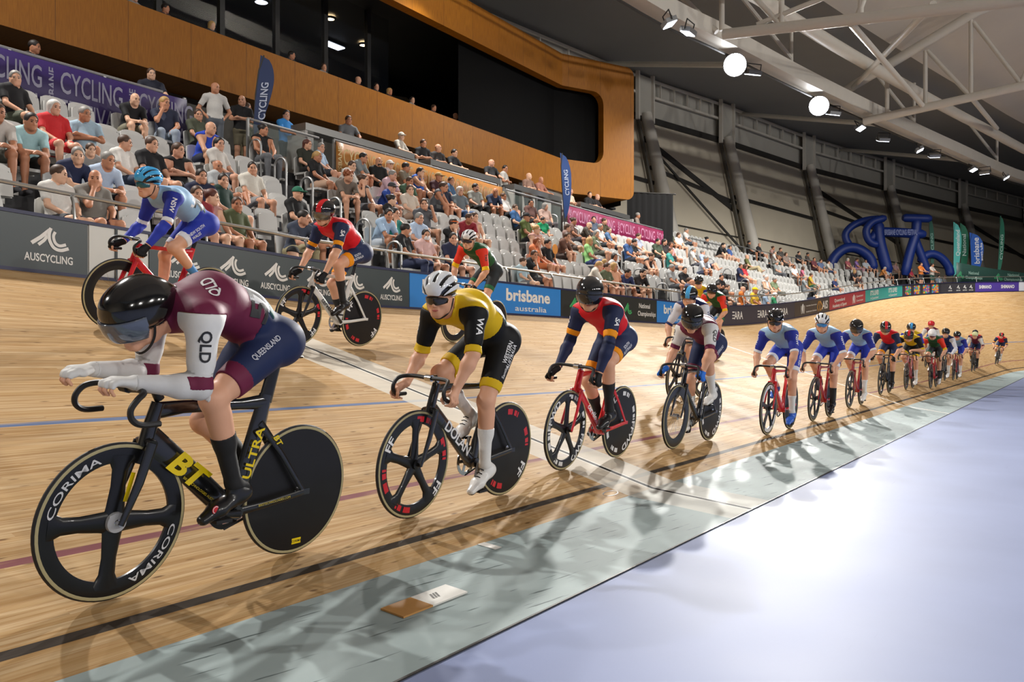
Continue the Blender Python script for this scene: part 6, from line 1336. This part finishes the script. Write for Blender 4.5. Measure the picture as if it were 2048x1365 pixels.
def pan_down(): return panel(.42, .40, .045, lambda x, y, t: (-.02+y, x, .425+x*x*.3+t-.03*y))
BKm, PU, PD = back_mb().mesh('backrest'), pan_up().mesh('seat_pan'), pan_down().mesh('seat_pan_down')
fy = [(float(q[0]), float(q[1]), float(q[2])) for q in (T(s, W) for s in np.arange(-4, 70, .5))]
def proj(P):
    c, s_ = math.cos(PSI), math.sin(PSI); X = s_*P[0]-c*P[1]; Z = c*P[0]+s_*P[1]; return (1024+1705.64*X/Z, 697.8-1705.64*(P[2]-CZ)/Z, Z) if Z > .5 else (-9e3, 0, 1e9)
fpx = [proj((p[0], p[1], p[2]+FH)) for p in fy]; fpx = [p for p in fpx if p[2] < 1e8]; fX = [p[0] for p in fpx]; fY = [p[1] for p in fpx]
seats = []
for k in range(NR):
    for s in np.arange(1.0 if k < 6 else 36, 61.5, .5):
        if min(abs(s-q) for q in STAIRS) < .75 or (s > 52 and k < 3): continue
        if any(k2 == k and abs(s2-s) < .44 for s2, k2 in occ): continue
        seats.append((s, k, 0))
seats += [(s, k, 1) for s, k in occ]
S_ = []
for s, k, o_ in seats:
    x, y, z = proj(stand(s, rd(k), rz(k)+.87))
    if x < -90 or z > 1e8 or y > np.interp(x, fX, fY)+12: continue
    S_.append((z, s, k, o_))
S_.sort(); far = MB()
for i, (z, s, k, o_) in enumerate(S_):
    Mx = seatM(s, k)
    if i < 300:
        lab = '%s white plastic seat, %s, %s of the stand' % ('occupied' if o_ else 'empty folded', ROWN[k], block(s))
        t = thing('stadium_seat', lab, 'seat', M=Mx, group='%s seats, %s, %s' % ('occupied' if o_ else 'empty', ROWN[k], block(s))); link('backrest', BKm, PLAST, t); link('seat_pan', PD if o_ else PU, PLAST, t)
    else:
        for me in (BKm, PD if o_ else PU): far.add([tuple(Mx@v.co) for v in me.vertices], [tuple(p.vertices) for p in me.polygons])
tag(far.build('far_stadium_seats', PLAST), 'rows of white plastic seats in the distant part of the stand', 'seats', kind='stuff')
# stair rails and concourse rails
SN = ['nearest', 'second', 'third', 'farthest']
for j, s0 in enumerate(STAIRS):
    for k in range(6):
        p = lambda d, z: tuple(stand(s0, rd(k)+d, rz(k)+z)); o = thing('stair_rail', 'inverted U steel handrail on the %s stairs, beside the %s' % (SN[j], ROWN[k]), 'handrail', p(-.1, 0), 'stair handrails')
        q = [p(-.1, 0), p(-.1, .8)]+[p(.08-.18*math.cos(a), .8+.16*math.sin(a)) for a in np.linspace(.3, PI-.3, 7)]+[p(.26, .8), p(.26, 0)]; local(MB().tube(q, .024, 8), o).build('hoop', GALV, o)
        local(MB().box(p(-.1, .01), (.1, .1, .02)).box(p(.26, .01), (.1, .1, .02)), o).build('foot_plate', GALV, o)
def long_rail(s0, s1, d, z0, hgt, label, glass=False):
    o = thing('concourse_rail', label, 'railing', tuple(stand(s0, d, z0))); ss = np.arange(s0, s1+.01, .7)
    local(MB().tube([stand(s, d, z0+hgt) for s in ss], .03, 8), o).build('top_rail', GALV, o)
    for s in np.linspace(s0, s1, max(2, int((s1-s0)/1.6)+1)): local(MB().bar(stand(s, d, z0), stand(s, d, z0+hgt), .05, .05, (0, 1, 0)), o).build('post', GALV, o)
    if glass: local(MB().add([stand(s, d+.02, z0+z) for s in ss for z in (.1, hgt-.08)], [(2*i, 2*i+1, 2*i+3, 2*i+2) for i in range(len(ss)-1)]), o).build('glass_panel', mat('rail_glass', '#9aa8a4', .06, alpha=.3), o)
RZ = 5.35
long_rail(-3, 10.8, 5.36, RZ, 1.06, 'long steel rail behind the purple banner at the left'); long_rail(12.4, 14.6, 5.36, RZ, 1.0, 'short steel rail with glass beside the top of the nearest stairs', True); long_rail(15, 22.4, 5.36, RZ, 1.06, 'steel rail holding the orange banner')
long_rail(22.5, 26.2, 5.36, RZ, 1.0, 'steel rail with glass between the orange and magenta banners', True); long_rail(26.3, 35.2, 5.36, RZ, 1.06, 'steel rail holding the magenta banner'); long_rail(39.5, 44, 6.4, RZ+.3, 1.05, 'upper steel rail above the middle block'); long_rail(46, 57, 6.9, 6.0, 1.05, 'long upper steel rail above the fourth block')
# ---------------------------------------------------------------- banners, counters, flags, inflatable arch
BAN = mat('banner_vinyl', None, .5, noise=.06, nscale=3)
def banner(s0, s1, col, label, starts, ink_, hgt=1.0, z0=5.36, d=5.29, mw=1.2):
    ss = np.arange(s0, s1+.01, .3); m = MB(); wav = lambda s: .02*math.sin(s*5)
    m.add([stand(s, d+wav(s), z0+z*hgt) for s in ss for z in (0, .5, 1)], [(3*i+j, 3*i+j+1, 3*i+j+4, 3*i+j+3) for i in range(len(ss)-1) for j in range(2)])
    b = tag(m.build('banner', BAN, None, col), label, 'banner'); md = b.modifiers.new('thick', 'SOLIDIFY'); md.thickness = .006
    for q in starts:
        for tx, dx, zz, hh, ww in (('CYCLING', .18+mw/2, .5, .4, mw), ('FESTIVAL', .18+mw/2, .04, .36, mw)):
            k = MB(); letters(k, tx, hh*hgt, lambda x, y: stand(q+x, d+wav(q+x)-.012, z0+y), dx, zz*hgt, .012, .4, ww); k.build('banner_lettering', INK, b, ink_)
        k = MB(); letters(k, 'BRISBANE', .13, lambda x, y: stand(q+.1-y, d+wav(q)-.012, z0+x), .48*hgt, 0, .03, .4, .85*hgt); k.build('banner_lettering', INK, b, ink_)
banner(-3, 10.8, '#2c1a54', 'long purple festival banner hung along the concourse at left', [2.0, 3.5, 5.0, 6.5, 8.02, 9.55], '#8a889c')
banner(15.0, 22.3, '#a86a1a', 'orange festival banner hung along the middle of the concourse', [15.1, 16.6, 18.1, 19.6, 21.0], '#dcc08a', mw=1.15)
banner(26.3, 35.2, '#7c0f40', 'magenta festival banner hung below the black curtain', [26.5, 28.4, 30.2, 32.0, 33.7], '#c890ac', mw=1.3)
def counter(s0, s1, d, z, label, white=False):
    o = thing('counter', label, 'counter', tuple(stand(s0, d, z))); ss = np.arange(s0, s1+.01, .5); m = MB()
    for a, b in zip(ss[:-1], ss[1:]):
        q = [stand(s, d+e, z+h) for s in (a, b) for h in (-.17, 0) for e in (-.02, .5)]; m.add(q, [(0, 1, 3, 2), (4, 6, 7, 5), (0, 4, 5, 1), (2, 3, 7, 6), (0, 2, 6, 4), (1, 5, 7, 3)])
    local(m, o).build('counter_top', WHITEW if white else STEEL, o, smooth=False)
    for s in (s0+.05, s1-.05): local(MB().bar(stand(s, d+.24, 5.36), stand(s, d+.24, z-.1), .08, .46, tuple(nrm(s))), o).build('counter_end', WHITEW, o)
counter(14.2, 18.4, 5.5, 6.68, 'long steel topped counter left of the pale cap man'); counter(18.9, 22.4, 5.5, 6.68, 'steel topped counter above the right half of the orange banner'); counter(23.2, 26.4, 5.5, 6.66, 'steel topped counter between the orange banner and white wall'); counter(27.6, 32.0, 5.5, 6.7, 'steel topped counter behind the magenta banner')
m = MB(); m.box((0, 0, .55), (.5, 1.0, 1.1)); o = m.build('white_cabinet', WHITEW); o.location = tuple(stand(14.5, 6.3, 5.36)); tag(o, 'white cabinet under the left end of the long counter', 'cabinet')
# feather flags: sail beside a bent pole
FLAGM = mat('flag_cloth', None, .6, noise=.05, nscale=4)
def feather(p, hgt, wd, face, col, label, text=None, tcol='#e8e8ea', low=.3, lean=0, edge=None):
    p = A3(p); ex = unit((face[0], face[1], 0)); nn = np.cross(ex, Z3); t = thing('feather_flag', label, 'flag', tuple(p))
    prof = lambda v: wd*(math.sin(min(1, v*1.35)*PI/2)**.6)*(1-max(0, v-.55)/.45*0)*(math.sqrt(max(0, 1-max(0, (v-.62)/.38)**2.2)))
    P = lambda x, v, h=0: p+ex*(x+lean*v*hgt)+Z3*(low*hgt*0+hgt*(low+(1-low)*v))+nn*(.05*math.sin(v*4+x*3)+h)
    m = MB(); n = 16; V = [P(x, i/n, h) for h in (0, .008) for i in range(n+1) for x in (0, prof(i/n)*.5, prof(i/n))]; k = 3*(n+1)
    m.add(V, [tuple(o+q for q in f) for o in (0, k) for i in range(n) for f in ((3*i, 3*i+1, 3*i+4, 3*i+3), (3*i+1, 3*i+2, 3*i+5, 3*i+4))]); local(m, t).build('sail', FLAGM, t, col)
    pole = [p+ex*lean*hgt*low*0, P(0, 0), P(-.01, .5), P(0, .8), P(prof(.97)*.5, .995)]; local(MB().tube(pole, .02, 6), t).build('flag_pole', DARK if edge is None else GALV, t)
    local(MB().box(p+[0, 0, .02], (.4, .4, .04)), t).build('flag_base', DARK, t)
    if text:
        for (s, h, v0, off, w_) in text: k = MB(); letters(k, s, h, lambda x, y: P(off-y+h/2, v0+x/(hgt*(1-low)), .022), 0, 0, .03, .3, w_); local(k, t).build('flag_lettering', INK, t, tcol)
    return t
CR = (math.sin(PSI), -math.cos(PSI))
feather(stand(12.75, 5.6, 5.36), 2.55, .36, CR, '#26365e', 'dark blue feather flag standing at the top of the nearest stairs', [('CYCLING', .16, .42, .17, .85)], '#b8c0d4', .28, .06)
feather(stand(25.7, 5.05, 5.1), 3.0, .34, CR, '#2a4a86', 'slim blue feather flag standing at the left end of the magenta banner', [('CYCLING', .14, .55, .15, .9)], '#b8c4dc', .22, -.05)
def camP(px, Zd, z): return np.array([Zd*((px-1024)/1705.64*math.sin(PSI)+math.cos(PSI)), Zd*(-(px-1024)/1705.64*math.cos(PSI)+math.sin(PSI)), z])
feather(camP(1862, 62, 5.4), 5.6, .35, CR, '#24584a', 'thin dark green feather flag in front of the inflatable arch', [('CYCLING', .2, .5, .15, 1.8)], '#8ab0a4', .2, -.03)
feather(camP(1906, 62, 5.4), 5.1, .62, CR, '#5cc4bc', 'wide turquoise feather flag right of the inflatable arch', [('Queensland', .3, .62, .3, 1.9)], '#dff0ee', .2, .01)
feather(camP(1921, 62.6, 5.4), 5.1, .66, CR, '#2f7a5e', 'wide green feather flag touching the turquoise one', [('National', .3, .6, .25, 1.6)], '#d0e4dc', .2, .0)
feather(camP(1943, 61.8, 5.4), 4.3, 1.0, CR, '#2a62c0', 'wide blue tourism feather flag beside the green flags', [('brisbane', .42, .6, .42, 1.9), ('australia', .18, .58, .8, 1.3)], '#e4e8f0', .22, -.03)
feather(camP(1994, 61, 5.4), 5.4, .4, CR, '#1f6a54', 'thin green feather flag nearest the right edge of the photo', [('CYCLING', .2, .5, .18, 1.8)], '#a8c8bc', .16, .045)
# inflatable bicycle arch
BLUE = mat('inflatable_fabric', '#16317e', .45, noise=.08, nscale=1.5, bump=.1); IC = camP(1790, 61.5, 5.3); ia = thing('inflatable_arch', 'big dark blue inflatable arch shaped like a bicycle', 'inflatable arch', tuple(IC)); CE = A3((CR[0], CR[1], 0)); CF = np.cross(Z3, CE)
def ip(cx, cy, dep=0): return IC*[1, 1, 0]+CE*((cx/5.146+1650-1790)/27.7)+Z3*(1.26+(698-cy/5.146-400)/27.7)+CF*dep
for nm, pts, r, dep in [('wheel_tube', [(60, 700), (110, 590), (200, 510), (300, 492), (400, 530), (480, 610), (510, 720)], .6, .2), ('fork_tube', [(545, 230), (560, 420), (600, 580), (650, 760)], .66, 0), ('handlebar_tube', [(610, 185), (450, 205), (320, 255), (245, 330), (245, 400), (280, 460)], .44, .5), ('handlebar_tube', [(600, 195), (470, 235), (405, 310), (410, 390), (450, 450), (520, 475)], .44, -.4), ('frame_tube', [(560, 330), (800, 342), (1030, 358)], .58, 0), ('frame_tube', [(470, 420), (530, 340), (560, 250)], .5, .1), ('saddle_tube', [(800, 188), (950, 192), (1090, 196)], .5, 0), ('seat_tube', [(945, 200), (930, 360), (870, 560), (820, 780)], .56, 0), ('leg_tube', [(930, 360), (975, 480), (1030, 620), (1080, 760)], .5, .3), ('wheel_tube', [(1000, 640), (1060, 575), (1140, 555), (1230, 600), (1300, 690), (1320, 780)], .5, .4)]:
    q = spl([ip(x, y, dep) for x, y in pts], 5); rr = [r*.6*(1-.35*(i in (0, len(q)-1))) for i in range(len(q))]; local(MB().tube(q, rr, 14), ia).build(nm, BLUE, ia)
k = MB(); letters(k, 'BRISBANE CYCLING FESTIVAL', .4, lambda x, y: ip(757, 342, 0)+CE*x+Z3*(y-.2)-CF*-.6*0+CF*-.38*(-1 if CF@A3((math.cos(PSI), math.sin(PSI), 0)) < 0 else 1), 0, 0, .03, 0, 2.35); local(k, ia).build('arch_lettering', INK, ia, '#6a78b0')
# dark green barrier fabric by the flags
ss = np.arange(61.6, 68.6, .5); m = MB(); m.add([stand(s, 1.6, 5.3+z) for s in ss for z in (0, 1.75-.045*(s-61.6)*2)], [(2*i, 2*i+1, 2*i+3, 2*i+2) for i in range(len(ss)-1)]); b = tag(m.build('fabric_barrier', BAN, None, '#1f3a34'), 'dark green fabric barrier on the bend in front of the flags', 'barrier'); b.modifiers.new('t', 'SOLIDIFY').thickness = .02
for s in (63, 66): 
    k = MB(); letters(k, 'National', .22, lambda x, y: stand(s+x*.8, 1.56, 6.3+y), 0, 0, .02, .4); letters(k, 'Championships', .2, lambda x, y: stand(s+x*.8, 1.56, 6.0+y), 0, 0, .02, .4); k.build('barrier_lettering', INK, b, '#8aa89c')
    k = MB(); logo_peak(k, .5, lambda x, y: stand(s-1.1+x*.8, 1.56, 6.0+y)); k.build('barrier_logo', INK, b, '#3f8a62')
